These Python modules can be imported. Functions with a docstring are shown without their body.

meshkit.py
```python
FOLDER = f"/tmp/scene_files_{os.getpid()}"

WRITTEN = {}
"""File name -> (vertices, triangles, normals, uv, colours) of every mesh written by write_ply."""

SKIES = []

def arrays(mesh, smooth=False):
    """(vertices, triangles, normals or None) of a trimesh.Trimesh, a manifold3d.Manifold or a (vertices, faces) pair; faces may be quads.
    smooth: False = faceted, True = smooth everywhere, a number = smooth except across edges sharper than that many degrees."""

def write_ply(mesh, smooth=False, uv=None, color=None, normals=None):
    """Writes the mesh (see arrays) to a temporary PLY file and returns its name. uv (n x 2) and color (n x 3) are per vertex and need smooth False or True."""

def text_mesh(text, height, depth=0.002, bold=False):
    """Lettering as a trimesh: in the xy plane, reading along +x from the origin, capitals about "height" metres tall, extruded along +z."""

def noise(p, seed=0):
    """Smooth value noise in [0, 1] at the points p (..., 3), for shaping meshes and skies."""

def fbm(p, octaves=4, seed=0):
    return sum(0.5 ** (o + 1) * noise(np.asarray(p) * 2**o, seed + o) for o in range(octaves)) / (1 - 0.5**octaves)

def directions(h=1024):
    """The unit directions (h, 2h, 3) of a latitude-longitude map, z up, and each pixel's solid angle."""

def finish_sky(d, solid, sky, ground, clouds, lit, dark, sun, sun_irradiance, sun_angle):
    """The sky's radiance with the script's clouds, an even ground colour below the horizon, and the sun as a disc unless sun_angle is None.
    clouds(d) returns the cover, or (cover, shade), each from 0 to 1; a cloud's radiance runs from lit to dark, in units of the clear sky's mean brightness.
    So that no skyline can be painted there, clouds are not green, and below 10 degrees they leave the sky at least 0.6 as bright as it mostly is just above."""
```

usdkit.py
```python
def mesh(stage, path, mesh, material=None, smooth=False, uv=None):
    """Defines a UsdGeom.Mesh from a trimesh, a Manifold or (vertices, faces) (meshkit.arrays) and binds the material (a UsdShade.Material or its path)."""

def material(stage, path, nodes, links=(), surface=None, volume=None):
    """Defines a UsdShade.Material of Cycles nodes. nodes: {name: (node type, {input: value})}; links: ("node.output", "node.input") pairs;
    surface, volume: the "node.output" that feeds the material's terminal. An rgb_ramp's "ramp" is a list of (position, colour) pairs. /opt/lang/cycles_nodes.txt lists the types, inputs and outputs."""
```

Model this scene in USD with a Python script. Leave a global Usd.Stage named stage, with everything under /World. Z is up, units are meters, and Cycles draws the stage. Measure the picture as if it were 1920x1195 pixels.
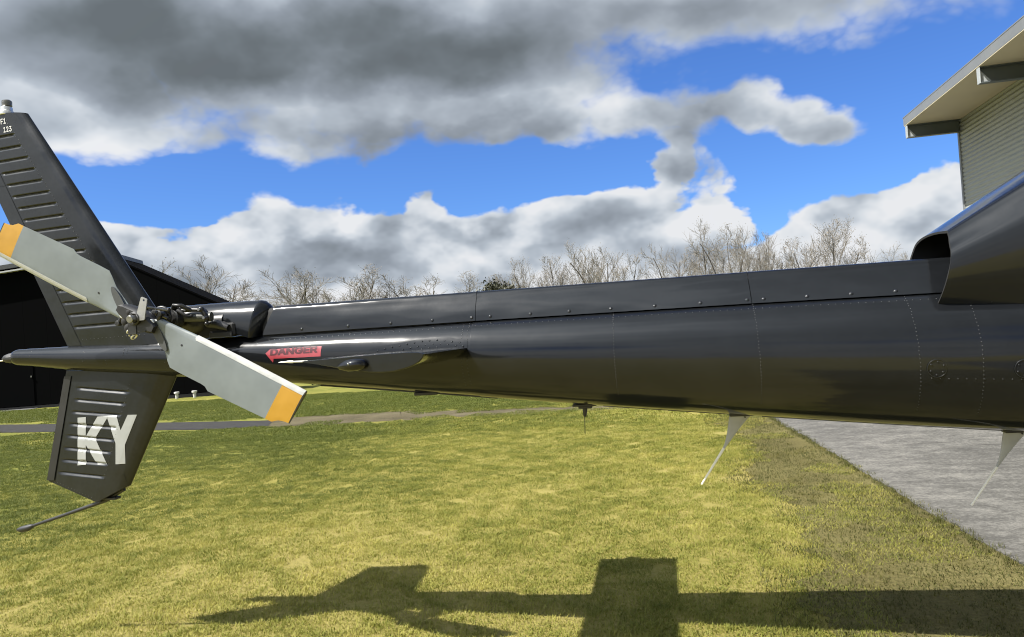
import math, random
import numpy as np, trimesh, shapely
from shapely.geometry import Polygon, Point, LineString
from pxr import Usd, UsdGeom, UsdLux, UsdShade, Gf, Sdf, Vt
import usdkit, meshkit

stage = Usd.Stage.CreateInMemory()
UsdGeom.SetStageUpAxis(stage, 'Z')
UsdGeom.SetStageMetersPerUnit(stage, 1.0)
UsdGeom.Xform.Define(stage, '/World')
UsdGeom.Scope.Define(stage, '/World/Looks')
RNG = np.random.default_rng(7)

# ------------------------------------------------------------------ camera
CAM = np.array([0.0, -3.85, 1.72])
CAM_R = np.array([0.97669582, 0.20329229, -0.06882968])
CAM_U = np.array([0.07021697, 0.00038945, 0.99753167])
CAM_F = np.array([-0.20281730, 0.97911802, 0.01389419])
EXPOSURE = 1.3
cam = UsdGeom.Camera.Define(stage, '/World/camera')
cam.CreateHorizontalApertureAttr(36.0)
cam.CreateVerticalApertureAttr(36.0 * 637 / 1024)
cam.CreateFocalLengthAttr(36.0 * 1400 / 1920)
cam.CreateExposureAttr(EXPOSURE)
m4 = np.eye(4); m4[0, :3] = CAM_R; m4[1, :3] = CAM_U; m4[2, :3] = -CAM_F; m4[3, :3] = CAM
UsdGeom.Xformable(cam).AddTransformOp().Set(Gf.Matrix4d(*m4.ravel().tolist()))

# ------------------------------------------------------------------ sun and sky
SUN = np.array([-0.58, -0.445, 1.0]); SUN /= np.linalg.norm(SUN)      # towards the sun
SUN_EL = math.asin(SUN[2]); SUN_ROT = math.atan2(SUN[0], SUN[1])
SKY_STRENGTH = 0.0525
sun = UsdLux.DistantLight.Define(stage, '/World/sun_light')
sun.CreateIntensityAttr(1.25); sun.CreateAngleAttr(0.53); sun.CreateNormalizeAttr(True)
sun.CreateColorAttr(Gf.Vec3f(1.0, 0.955, 0.88))
q = Gf.Rotation(Gf.Vec3d(0, 0, 1), Gf.Vec3d(*SUN.tolist()))
UsdGeom.Xformable(sun).AddTransformOp().Set(Gf.Matrix4d().SetRotate(q))

def D(a): return math.radians(a)
# Cloud masses as (azimuth, elevation, half width, half height, tilt, weight) in degrees, azimuth from +y towards +x.
CLOUD_MASSES = [
    (-37.54, 41.67, 68.37, 14.08, 11.2, 1.8), (-35.7, 22.5, 36.17, 10.77, 5.3, 1.7), (-14.89, 19.47, 19.65, 9.18, -2.5, 1.3), (7.38, 22.34, 28.34, 5.81, -8.4, 1.45), (-8.57, 15.89, 10.25, 4.19, 3.5, 1),
    (-29.83, 14.3, 15.55, 2.59, 0.6, 0.5), (-44.32, 15.51, 8.77, 4.56, 5.1, 0.7), (4.34, 14.86, 8.21, 3.09, -7.9, 1.15), (10.46, 12.66, 5.51, 3.25, -19, 1.05), (7.92, 15.07, 2.94, 2.16, -9, 0.7),
    (1.81, 11.98, 3.7, 3.63, -6.7, 0.9), (-0.09, 11.34, 1.97, 2.9, -6.1, 1), (5.2, 9.54, 3.21, 1.68, -14.8, 1), (-27.8, 8.03, 7.18, 4.85, -1.8, 1.3), (-34.95, 6.7, 8.98, 2.61, -1.4, 1.1),
    (-18.21, 7.22, 7.68, 4.62, -3.1, 1.3), (-17.66, 9.4, 2.03, 2.39, -2.9, 0.5), (-7.19, 6.7, 10.6, 4.84, -4.4, 1.4), (-1.47, 7.62, 6.76, 3.57, -5.3, 1.1), (4.24, 7.25, 2.51, 2.02, -6.1, 1),
    (15.19, 4.68, 11.13, 5.07, -2.7, 1.6), (20.49, 4.73, 7.67, 4.12, -7.6, 1.3), (-14.1, 1.68, 77.63, 6.95, -3.9, 1.9), (-46.07, 3.48, 25.1, 5.74, -2.4, 1.6), (-36.07, 11.04, 10.2, 2.39, 0.7, -1),
    (-10.96, 11.39, 13.54, 2.45, -3.9, -0.8), (-22.01, 10.5, 4.76, 1.96, -2, -0.8), (11.08, 9.08, 7.72, 2.58, -7.9, -0.7), (16.54, 14.74, 7.14, 3.03, -11.6, -0.5),
]
CLOUD_SHADES = [
    (-34.1, 42.3, 57.38, 12.2, 9.3, 0.7), (-29.43, 20.23, 22.36, 4.54, 2.3, 1), (-12.73, 20.82, 17.25, 5.06, -3.1, 0.85), (-39.06, 21.84, 15.01, 5.13, 6.3, 0.75), (-21.32, 14.73, 13.55, 2.86, 0.6, 0.8),
    (-9.12, 14.12, 9.02, 2.71, 1.7, 0.65), (4.53, 14.84, 6.1, 2.43, -7.9, 0.65), (10.41, 12.01, 3.91, 2.18, -8.8, 0.45), (1.56, 11.23, 2.93, 3.27, -6.5, 0.55), (-12.46, 7.6, 4.1, 2.02, -3.8, 0.65),
    (-23.42, 7, 7.06, 1.98, -2.5, 0.4), (-3.43, 8.2, 6.84, 2.78, -5.1, 0.5), (-15.39, 6.86, 8.97, 1.7, -3.5, 0.3), (-30.69, 6.5, 9.51, 1.46, -1.9, 0.3), (3.55, 21.97, 17.4, 2.39, -8.9, 0.5),
    (-7.26, 5.69, 12.22, 1.82, -4.4, 0.3), (-29.67, 4.99, 33.33, 2.91, -2.5, 0.5), (9.6, 3.03, 24.93, 2.66, -5.4, 0.3), (14.56, 5.12, 4.96, 1.27, -6.9, 0.3), (-21.74, 8.59, 3.57, 1.58, -2.4, 0.35),
    (-27.27, 7.43, 3.42, 1.36, -2, 0.4),
]
sky_nodes = {
    'sky': ('sky_texture', {'sky_type': 'single_scattering', 'sun_disc': False, 'sun_elevation': SUN_EL, 'sun_rotation': SUN_ROT, 'altitude': 50.0, 'air_density': 1.0, 'aerosol_density': 0.6, 'ozone_density': 1.6}),
    'tc': ('texture_coordinate', {}),
    'sep': ('separate_xyz', {}),
    'az': ('math', {'math_type': 'arctan2'}),
    'el': ('math', {'math_type': 'arcsine'}),
    'ae': ('combine_xyz', {}),
    'warpn': ('noise_texture', {'scale': 6.5, 'detail': 5.0, 'roughness': 0.5}),
    'warpc': ('vector_math', {'math_type': 'subtract', 'vector2': (0.5, 0.5, 0.5)}),
    'warps': ('vector_math', {'math_type': 'multiply', 'vector2': (0.20, 0.11, 0.0)}),
    'warp': ('vector_math', {'math_type': 'add'}),
    'flat': ('vector_math', {'math_type': 'multiply', 'vector2': (1.0, 1.0, 1.45)}),
    'n1a': ('noise_texture', {'scale': 7.0, 'detail': 6.0, 'roughness': 0.55}),
    'v1': ('voronoi_texture', {'feature': 'f1', 'scale': 13.0, 'detail': 2.0, 'roughness': 0.5, 'lacunarity': 2.4}),
    'n2': ('noise_texture', {'scale': 2.2, 'detail': 3.0, 'roughness': 0.5}),
    'wsm': ('vector_math', {'math_type': 'scale', 'scale': 0.09}), 'wv': ('vector_math', {'math_type': 'add'}), 'wvo': ('vector_math', {'math_type': 'add'}),
    'off': ('vector_math', {'math_type': 'add', 'vector2': (-0.018, -0.010, 0.042)}),
    'v1b': ('voronoi_texture', {'feature': 'f1', 'scale': 13.0, 'detail': 0.0, 'roughness': 0.5, 'lacunarity': 2.4}),
    'v1c': ('voronoi_texture', {'feature': 'f1', 'scale': 13.0, 'detail': 0.0, 'roughness': 0.5, 'lacunarity': 2.4}),
    'n1b': ('noise_texture', {'scale': 7.0, 'detail': 4.0, 'roughness': 0.5}),
    'n1c': ('noise_texture', {'scale': 7.0, 'detail': 4.0, 'roughness': 0.5}),
}
sky_links = [('tc.generated', 'sep.vector'), ('sep.x', 'az.value1'), ('sep.y', 'az.value2'), ('sep.z', 'el.value1'), ('az.value', 'ae.x'), ('el.value', 'ae.y'),
             ('tc.generated', 'flat.vector1'), ('flat.vector', 'warpn.vector'), ('warpn.color', 'warpc.vector1'), ('warpc.vector', 'warps.vector1'),
             ('ae.vector', 'warp.vector1'), ('warps.vector', 'warp.vector2'), ('wv.vector', 'v1.vector'), ('wv.vector', 'v1c.vector'), ('wvo.vector', 'v1b.vector'), ('flat.vector', 'wv.vector1'), ('warpc.vector', 'wsm.vector1'), ('wsm.vector', 'wv.vector2'), ('off.vector', 'wvo.vector1'), ('wsm.vector', 'wvo.vector2'), ('flat.vector', 'n1a.vector'), ('flat.vector', 'n2.vector'), ('flat.vector', 'off.vector1'), ('off.vector', 'n1b.vector'), ('flat.vector', 'n1c.vector')]

def blobs(tag, rows):
    last = None
    for i, (a, e, ra, re_, t, w) in enumerate(rows):
        sky_nodes[f'{tag}m{i}'] = ('mapping', {'mapping_type': 'texture', 'location': (D(a), D(e), 0.0), 'rotation': (0.0, 0.0, D(t)), 'scale': (D(ra), D(re_), 1.0)})
        sky_nodes[f'{tag}g{i}'] = ('gradient_texture', {'gradient_type': 'spherical'})
        sky_nodes[f'{tag}p{i}'] = ('math', {'math_type': 'multiply_add', 'value2': w, 'value3': 0.0})
        sky_links.extend([('warp.vector', f'{tag}m{i}.vector'), (f'{tag}m{i}.vector', f'{tag}g{i}.vector'), (f'{tag}g{i}.fac', f'{tag}p{i}.value1')])
        if last:
            sky_links.append((last, f'{tag}p{i}.value3'))
        last = f'{tag}p{i}.value'
    return last

def mth(name, kind, v1=None, v2=None, clamp=False, v3=None):
    ins = {'math_type': kind, 'use_clamp': clamp}
    for k, v in (('value1', v1), ('value2', v2), ('value3', v3)):
        if isinstance(v, (int, float)):
            ins[k] = float(v)
        elif v is not None:
            sky_links.append((v, f'{name}.{k}'))
    sky_nodes[name] = ('math', ins)
    return f'{name}.value'

cover_sum = blobs('c', CLOUD_MASSES)
shade_sum = blobs('k', CLOUD_SHADES)
# behind the camera the unseen sky is shaped for the light: a low bank of cumulus all round, and the broad dark cloud overhead with gaps in it
front = mth('front', 'smoothmin', 1.0, mth('fr2', 'multiply_add', 'sep.y', 2.2, True, -0.3), v3=0.05)
back = mth('back', 'subtract', 1.0, front, True)
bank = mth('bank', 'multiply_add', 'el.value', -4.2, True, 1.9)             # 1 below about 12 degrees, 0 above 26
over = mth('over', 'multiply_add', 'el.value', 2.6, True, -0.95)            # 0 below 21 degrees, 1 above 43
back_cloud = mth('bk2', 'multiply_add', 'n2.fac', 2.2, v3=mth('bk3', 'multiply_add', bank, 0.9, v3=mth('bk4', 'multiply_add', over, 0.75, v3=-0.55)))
cover0 = mth('cov0', 'multiply_add', back, back_cloud, v3=cover_sum)
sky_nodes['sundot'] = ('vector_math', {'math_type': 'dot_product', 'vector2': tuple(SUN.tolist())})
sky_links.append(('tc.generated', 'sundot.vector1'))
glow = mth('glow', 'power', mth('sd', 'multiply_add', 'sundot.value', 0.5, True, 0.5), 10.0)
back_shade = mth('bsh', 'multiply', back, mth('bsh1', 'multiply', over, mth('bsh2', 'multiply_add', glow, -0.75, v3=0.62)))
puff = mth('puff', 'multiply_add', 'v1.distance', -1.5, v3=0.62)             # rounded heads, as of cumulus
nz0 = mth('nz0', 'multiply_add', 'n1a.fac', 2.0, v3=-1.0)
nz = mth('nz', 'multiply_add', puff, 0.55, v3=mth('nz1', 'multiply', nz0, 0.75))
high = mth('high', 'multiply_add', 'el.value', 5.5, True, -0.75)            # 0 low over the horizon, 1 overhead
amp = mth('amp', 'multiply_add', high, -0.02, v3=0.56)
cov1 = mth('cov1', 'multiply_add', nz, amp, v3=cover0)
low = mth('low', 'multiply_add', high, 0.48, v3=0.20)
rel_ = mth('rel_', 'subtract', cov1, 0.20)
sky_nodes['cover'] = ('map_range', {'range_type': 'smoothstep', 'from_min': 0.0, 'from_max': 1.0, 'clamp': True})
sky_links.append((mth('reldiv', 'divide', rel_, low), 'cover.value'))
relief = mth('relief', 'multiply_add', mth('rl1', 'subtract', 'v1c.distance', 'v1b.distance'), -0.16, v3=mth('rl2', 'subtract', 'n1b.fac', 'n1c.fac'))
rk = mth('rk', 'multiply_add', high, -1.25, v3=1.9)
sh0 = mth('sh0', 'multiply_add', relief, rk, v3=mth('thick', 'multiply_add', high, 0.10, v3=0.10))
sh00 = mth('sh00', 'multiply_add', nz, 0.11, v3=sh0)
sh1 = mth('sh1', 'multiply_add', shade_sum, 0.74, v3=mth('shb', 'add', sh00, back_shade))
sky_nodes['cloudcol'] = ('rgb_ramp', {'ramp': [(0.0, (0.90, 0.92, 0.95)), (0.15, (0.74, 0.79, 0.85)), (0.32, (0.50, 0.56, 0.635)), (0.55, (0.325, 0.37, 0.43)), (0.85, (0.19, 0.222, 0.25)), (1.0, (0.15, 0.175, 0.195))]})
sky_links.append((sh1, 'cloudcol.fac'))
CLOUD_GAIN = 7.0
# forward scatter in unseen cloud near the sun, boosted to brighten the boom's sheen
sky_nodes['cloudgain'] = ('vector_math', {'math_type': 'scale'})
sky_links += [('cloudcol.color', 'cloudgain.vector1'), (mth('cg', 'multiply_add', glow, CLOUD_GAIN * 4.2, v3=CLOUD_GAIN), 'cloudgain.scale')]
sky_nodes['tint'] = ('mix', {'mix_type': 'multiply', 'fac': 1.0, 'color2': (0.44, 0.73, 1.28)})
sky_nodes['skymix'] = ('mix', {'mix_type': 'mix'})
sky_nodes['bg'] = ('background_shader', {'strength': SKY_STRENGTH})
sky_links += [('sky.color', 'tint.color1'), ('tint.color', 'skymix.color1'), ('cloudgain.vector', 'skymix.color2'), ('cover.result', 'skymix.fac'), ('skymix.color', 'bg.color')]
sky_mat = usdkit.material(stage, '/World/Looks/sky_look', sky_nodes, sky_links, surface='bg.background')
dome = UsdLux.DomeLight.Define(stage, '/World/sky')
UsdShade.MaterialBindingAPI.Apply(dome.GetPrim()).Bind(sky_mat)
dome.GetPrim().SetCustomDataByKey('kind', 'structure')

# ------------------------------------------------------------------ naming helpers
USED = {}
BASE = {}
def numbered(parent, name):
    k = (parent, name); n = USED.get(k, 0); USED[k] = n + 1
    return f'{parent}/{name}' + (f'_{n:03d}' if n else '')
def tag(p, label=None, cat=None, group=None, kind=None):
    for k, v in (('label', label), ('category', cat), ('group', group), ('kind', kind)):
        if v: p.SetCustomDataByKey(k, v)
    return p
def thing(name, label, cat, loc=(0, 0, 0), group=None):
    path = numbered('/World', name)
    x = UsdGeom.Xform.Define(stage, path)
    x.AddTranslateOp().Set(Gf.Vec3d(*map(float, loc)))
    BASE[path] = np.array(loc, float)
    tag(x.GetPrim(), label, cat, group)
    return path
def part(parent, name, mesh, mat, smooth=False, label=None, kind=None):
    """mesh in world coordinates; parent: path of a thing or of a part."""
    path = numbered(parent, name)
    base = BASE[parent]; BASE[path] = base
    v, f = vf(mesh)
    m = usdkit.mesh(stage, path, (v - base, f), mat, smooth=smooth)
    tag(m.GetPrim(), label=label, kind=kind)
    return path
def solo(name, mesh, mat, label=None, cat=None, kind=None, smooth=False, group=None):
    path = numbered('/World', name); BASE[path] = np.zeros(3)
    m = usdkit.mesh(stage, path, vf(mesh), mat, smooth=smooth)
    tag(m.GetPrim(), label, cat, group, kind)
    return path
def vf(mesh):
    if hasattr(mesh, 'vertices'):
        return np.array(mesh.vertices, float), np.array(mesh.faces, int)
    v, f = np.asarray(mesh[0], float), np.asarray(mesh[1], int)
    if f.shape[1] == 4:
        f = np.vstack([f[:, [0, 1, 2]], f[:, [0, 2, 3]]])
    return v, f

# ------------------------------------------------------------------ shape helpers
def join(ms):
    vs, fs, n = [], [], 0
    for m in ms:
        v, f = vf(m); vs.append(v); fs.append(f + n); n += len(v)
    return np.vstack(vs), np.vstack(fs)
def move(m, t):
    v, f = vf(m); return v + np.asarray(t, float), f
def box(c, s, bev=0.0):
    c, s = np.asarray(c, float), np.asarray(s, float) / 2
    if bev <= 0:
        b = trimesh.creation.box(2 * s); return np.array(b.vertices) + c, np.array(b.faces)
    pts = []
    for sx in (-1, 1):
        for sy in (-1, 1):
            for sz in (-1, 1):
                for k in range(3):
                    p = np.array([sx, sy, sz]) * s
                    for j in range(3):
                        if j != k: p[j] -= np.sign(p[j]) * bev
                    pts.append(p)
    h = trimesh.convex.convex_hull(np.array(pts))
    return np.array(h.vertices) + c, np.array(h.faces)
def frame(t):
    t = np.asarray(t, float) / np.linalg.norm(t)
    a = np.cross(t, [0, 0, 1.0] if abs(t[2]) < 0.9 else [1.0, 0, 0]); a /= np.linalg.norm(a)
    return a, np.cross(t, a)
def tube(pts, radii, sides=10, caps=True):
    p = np.asarray(pts, float); r = np.broadcast_to(radii, (len(p),))
    t = np.gradient(p, axis=0)
    a, _ = frame(t[0]); ang = np.arange(sides) * 2 * np.pi / sides; v = []
    for i in range(len(p)):
        ti = t[i] / np.linalg.norm(t[i]); a = a - ti * (a @ ti); a /= np.linalg.norm(a); b = np.cross(ti, a)
        v.append(p[i] + r[i] * (np.cos(ang)[:, None] * a + np.sin(ang)[:, None] * b))
    return loft(v, caps)
def loft(secs, caps=True, closed=True):
    secs = [np.asarray(s, float) for s in secs]; n = len(secs[0]); v = np.vstack(secs); f = []
    k = n if closed else n - 1
    for i in range(len(secs) - 1):
        for j in range(k):
            a, b = i * n + j, i * n + (j + 1) % n
            f += [(a, b, b + n), (a, b + n, a + n)]
    if caps and closed:
        for off, s, rev in ((0, secs[0], True), ((len(secs) - 1) * n, secs[-1], False)):
            c = len(v); v = np.vstack([v, s.mean(0)])
            for j in range(n):
                a, b = off + j, off + (j + 1) % n
                f.append((c, b, a) if rev else (c, a, b))
    return v, np.array(f)
def cyl(p0, p1, r, sides=16, r1=None, bev=0.0):
    p0, p1 = np.asarray(p0, float), np.asarray(p1, float); r1 = r if r1 is None else r1
    if bev:
        d = (p1 - p0) / np.linalg.norm(p1 - p0)
        return tube([p0, p0 + d * 1e-4, p0 + d * bev, p1 - d * bev, p1 - d * 1e-4, p1], [r - bev, r - bev + 1e-4, r, r1, r1 - bev + 1e-4, r1 - bev], sides)
    return tube([p0, p1], [r, r1], sides)
def ball(c, r, n=2):
    s = trimesh.creation.icosphere(n, 1.0)
    return np.array(s.vertices) * np.asarray(r, float) + np.asarray(c, float), np.array(s.faces)
def torus(c, axis, R, r, n=24, k=8):
    a, b = frame(axis); axis = np.asarray(axis, float) / np.linalg.norm(axis)
    secs = []
    for i in range(n + 1):
        t = 2 * np.pi * i / n; d = np.cos(t) * a + np.sin(t) * b
        secs.append([np.asarray(c) + d * (R + r * np.cos(u)) + axis * r * np.sin(u) for u in np.arange(k) * 2 * np.pi / k])
    return loft(secs, caps=False)
def dome_rivets(pts, nrm, r=0.0035, h=0.0016, sides=6):
    """flat round heads at the points, as one mesh"""
    vs, fs, n = [], [], 0
    ang = np.arange(sides) * 2 * np.pi / sides
    for p, m in zip(pts, nrm):
        m = np.asarray(m, float) / np.linalg.norm(m); a, b = frame(m)
        ring = np.cos(ang)[:, None] * a + np.sin(ang)[:, None] * b
        v = np.vstack([p + ring * r - m * 0.001, p + ring * r * 0.72 + m * h * 0.75, [p + m * h]])
        f = []
        for j in range(sides):
            k = (j + 1) % sides
            f += [(j, k, sides + k), (j, sides + k, sides + j), (sides + j, sides + k, 2 * sides)]
        vs.append(v); fs.append(np.array(f) + n); n += len(v)
    return np.vstack(vs), np.vstack(fs)
def sheet(poly, fn, size=0.02, lift=0.0):
    """a shapely polygon in 2D, triangulated finely, each point mapped to 3D by fn(u, v, lift)"""
    out = []
    for g in getattr(poly, 'geoms', [poly]):
        v, f = trimesh.creation.triangulate_polygon(g, engine='earcut')
        v = np.c_[v, np.zeros(len(v))]
        v, f = trimesh.remesh.subdivide_to_size(v, f, size, max_iter=12)[:2]
        m = trimesh.Trimesh(v, f, process=True)
        P = fn(np.array(m.vertices)[:, 0], np.array(m.vertices)[:, 1], lift)
        out.append((P, np.array(m.faces)))
    return join(out)
def extrude(poly, z0, z1):
    m = trimesh.util.concatenate([trimesh.creation.extrude_polygon(g, z1 - z0, engine='earcut') for g in getattr(poly, 'geoms', [poly])])
    return np.array(m.vertices) + [0, 0, z0], np.array(m.faces)
def smoothstep(x, a, b):
    t = np.clip((np.asarray(x, float) - a) / (b - a), 0, 1); return t * t * (3 - 2 * t)

# ------------------------------------------------------------------ materials
def M(name, nodes, links, surface='p.BSDF'):
    return usdkit.material(stage, f'/World/Looks/{name}', nodes, links, surface=surface)
def plain(name, col, rough=0.5, metal=0.0, var=0.0, scale=6.0, bump=0.0, bscale=60.0, coat=0.0, spec=0.5):
    col = tuple(c * (1.0 if metal > 0.4 else 0.55) for c in col)      # scaled down to offset the raised exposure
    nodes = {'p': ('principled_bsdf', {'base_color': col, 'roughness': rough, 'metallic': metal, 'coat_weight': coat, 'coat_roughness': 0.04, 'specular_ior_level': spec})}
    links = []
    if var or bump:
        nodes['g'] = ('geometry', {})
    if var:
        nodes['n'] = ('noise_texture', {'scale': scale, 'detail': 5.0, 'roughness': 0.6})
        lo, hi = tuple(c * (1 - var) for c in col), tuple(min(1, c * (1 + var)) for c in col)
        nodes['r'] = ('rgb_ramp', {'ramp': [(0.3, lo), (0.7, hi)]})
        links += [('g.position', 'n.vector'), ('n.fac', 'r.fac'), ('r.color', 'p.base_color')]
        nodes['rr'] = ('map_range', {'from_min': 0.3, 'from_max': 0.7, 'to_min': max(0.02, rough - 0.08), 'to_max': rough + 0.08})
        links += [('n.fac', 'rr.value'), ('rr.result', 'p.roughness')]
    if bump:
        nodes['bn'] = ('noise_texture', {'scale': bscale, 'detail': 3.0, 'roughness': 0.5})
        nodes['b'] = ('bump', {'strength': 1.0, 'distance': bump})
        links += [('g.position', 'bn.vector'), ('bn.fac', 'b.height'), ('b.normal', 'p.normal')]
    return M(name, nodes, links)

def paint(name, wav, wscale, rough=0.12, col=(0.0055, 0.0061, 0.0070)):
    """dark charcoal aircraft paint: a gloss coat over thin metal sheet that is never quite flat"""
    return M(name, {
        'g': ('geometry', {}),
        's': ('vector_math', {'math_type': 'multiply', 'vector2': (1.0, 3.0, 3.0)}),
        'n': ('noise_texture', {'scale': wscale, 'detail': 1.5, 'roughness': 0.4}),
        'b': ('bump', {'strength': 1.0, 'distance': wav}),
        'd': ('noise_texture', {'scale': 5.0, 'detail': 6.0, 'roughness': 0.65}),
        'rr': ('map_range', {'from_min': 0.3, 'from_max': 0.75, 'to_min': rough * 0.75, 'to_max': rough * 1.35}),
        'r': ('rgb_ramp', {'ramp': [(0.3, tuple(c * 0.9 for c in col)), (0.75, tuple(c * 1.2 for c in col))]}),
        'p': ('principled_bsdf', {'roughness': rough, 'specular_ior_level': 0.36, 'coat_weight': 0.0}),
    }, [('g.position', 's.vector1'), ('s.vector', 'n.vector'), ('n.fac', 'b.height'), ('b.normal', 'p.normal'), 
        ('g.position', 'd.vector'), ('d.fac', 'rr.value'), ('rr.result', 'p.roughness'), ('d.fac', 'r.fac'), ('r.color', 'p.base_color')])

BLACK_PAINT = paint('charcoal_gloss_paint', 0.0045, 2.0)
SPINE_PAINT = paint('charcoal_panel_paint', 0.011, 2.4)
FIN_PAINT = paint('charcoal_fin_paint', 0.003, 2.5, rough=0.26, col=(0.007, 0.008, 0.009))
DARK = plain('dark_rubber_metal', (0.012, 0.012, 0.013), 0.5, var=0.3)
PITCH = plain('matt_black_recess', (0.004, 0.004, 0.0045), 0.8)  # also paints the gap shade under the spine panels
RIVET = plain('painted_rivet', (0.016, 0.0175, 0.019), 0.3)
SCREW = plain('dark_screw_head', (0.02, 0.021, 0.023), 0.25, metal=0.5)
STEEL = plain('dull_steel', (0.22, 0.22, 0.215), 0.35, metal=0.9, var=0.2, scale=30)
GREASY = plain('greasy_grey_metal', (0.03, 0.03, 0.029), 0.4, metal=0.25, var=0.5, scale=40)
BLADE_GREY = plain('blade_grey_paint', (0.205, 0.236, 0.243), 0.42, var=0.13, scale=4.5, bump=0.0006, bscale=14)
BLADE_DARK = plain('blade_root_grey', (0.07, 0.075, 0.075), 0.5, var=0.1)
STRIP = plain('abrasion_strip', (0.55, 0.56, 0.54), 0.38, var=0.1, scale=25)
YELLOW = plain('tip_yellow_paint', (0.56, 0.30, 0.022), 0.42, var=0.08, scale=12)
LETTER_GREY = plain('lettering_pale_grey', (0.42, 0.435, 0.43), 0.45, var=0.06, scale=14)
LETTER_WHITE = plain('lettering_white', (0.78, 0.79, 0.78), 0.5)
RED = plain('decal_red', (0.42, 0.062, 0.075), 0.22, var=0.05, scale=20, coat=0.3)
DECAL_BLACK = plain('decal_black', (0.10, 0.022, 0.024), 0.24)
ANT_WHITE = plain('antenna_pale_grey', (0.5, 0.51, 0.51), 0.4, var=0.08, scale=18)
ANT_ROD = plain('antenna_rod_white', (1.1, 1.08, 1.0), 0.4)
GLASS_DARK = plain('dark_lamp_glass', (0.004, 0.004, 0.005), 0.07)
ALU = plain('bare_aluminium', (0.62, 0.62, 0.6), 0.3, metal=0.85, var=0.15, scale=40)

# ------------------------------------------------------------------ ground
def ground_z(x, y):
    return -1.2 * smoothstep(y, 17.0, 55.0)
def grid_mesh(xs, ys, lift=0.0):
    X, Y = np.meshgrid(xs, ys, indexing='ij')
    V = np.stack([X, Y, ground_z(X, Y) + lift], -1).reshape(-1, 3)
    n, m = len(xs), len(ys); i, j = np.meshgrid(np.arange(n - 1), np.arange(m - 1), indexing='ij'); a = (i * m + j).ravel()
    return V, np.stack([a, a + m, a + m + 1, a + 1], 1)

GRASS_NODES = {
    'g': ('geometry', {}), 'sp': ('separate_xyz', {}),
    'big': ('noise_texture', {'scale': 0.33, 'detail': 4.0, 'roughness': 0.6}),
    'mid': ('noise_texture', {'scale': 3.2, 'detail': 6.0, 'roughness': 0.72}),
    'fine': ('noise_texture', {'scale': 26.0, 'detail': 6.0, 'roughness': 0.7}),
}
GRASS_LINKS = [('g.position', 'sp.vector'), ('g.position', 'big.vector'), ('g.position', 'mid.vector'), ('g.position', 'fine.vector')]
def gm(nodes, links, name, kind, v1=None, v2=None, v3=None, clamp=False):
    ins = {'math_type': kind, 'use_clamp': clamp}
    for k, v in (('value1', v1), ('value2', v2), ('value3', v3)):
        if isinstance(v, (int, float)): ins[k] = float(v)
        elif v is not None: links.append((v, f'{name}.{k}'))
    nodes[name] = ('math', ins); return f'{name}.value'

def lawn_tone(nodes, links):
    """0 = green, 1 = straw; greener far off beyond the crest and to the left, strawy close by, as the turf is"""
    far = gm(nodes, links, 'far', 'multiply_add', 'sp.x', 0.16, gm(nodes, links, 'far0', 'multiply_add', 'sp.y', -0.072, 1.72), clamp=True)   # 1 near, 0 far left
    t0 = gm(nodes, links, 't0', 'multiply_add', 'big.fac', 0.8, -0.40)
    t1 = gm(nodes, links, 't1', 'multiply_add', 'mid.fac', 0.95, -0.475)
    t2 = gm(nodes, links, 't2', 'add', t0, t1)
    t3 = gm(nodes, links, 't3', 'multiply_add', far, 0.34, 0.39)
    return gm(nodes, links, 't4', 'add', t2, t3, clamp=True)

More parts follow.
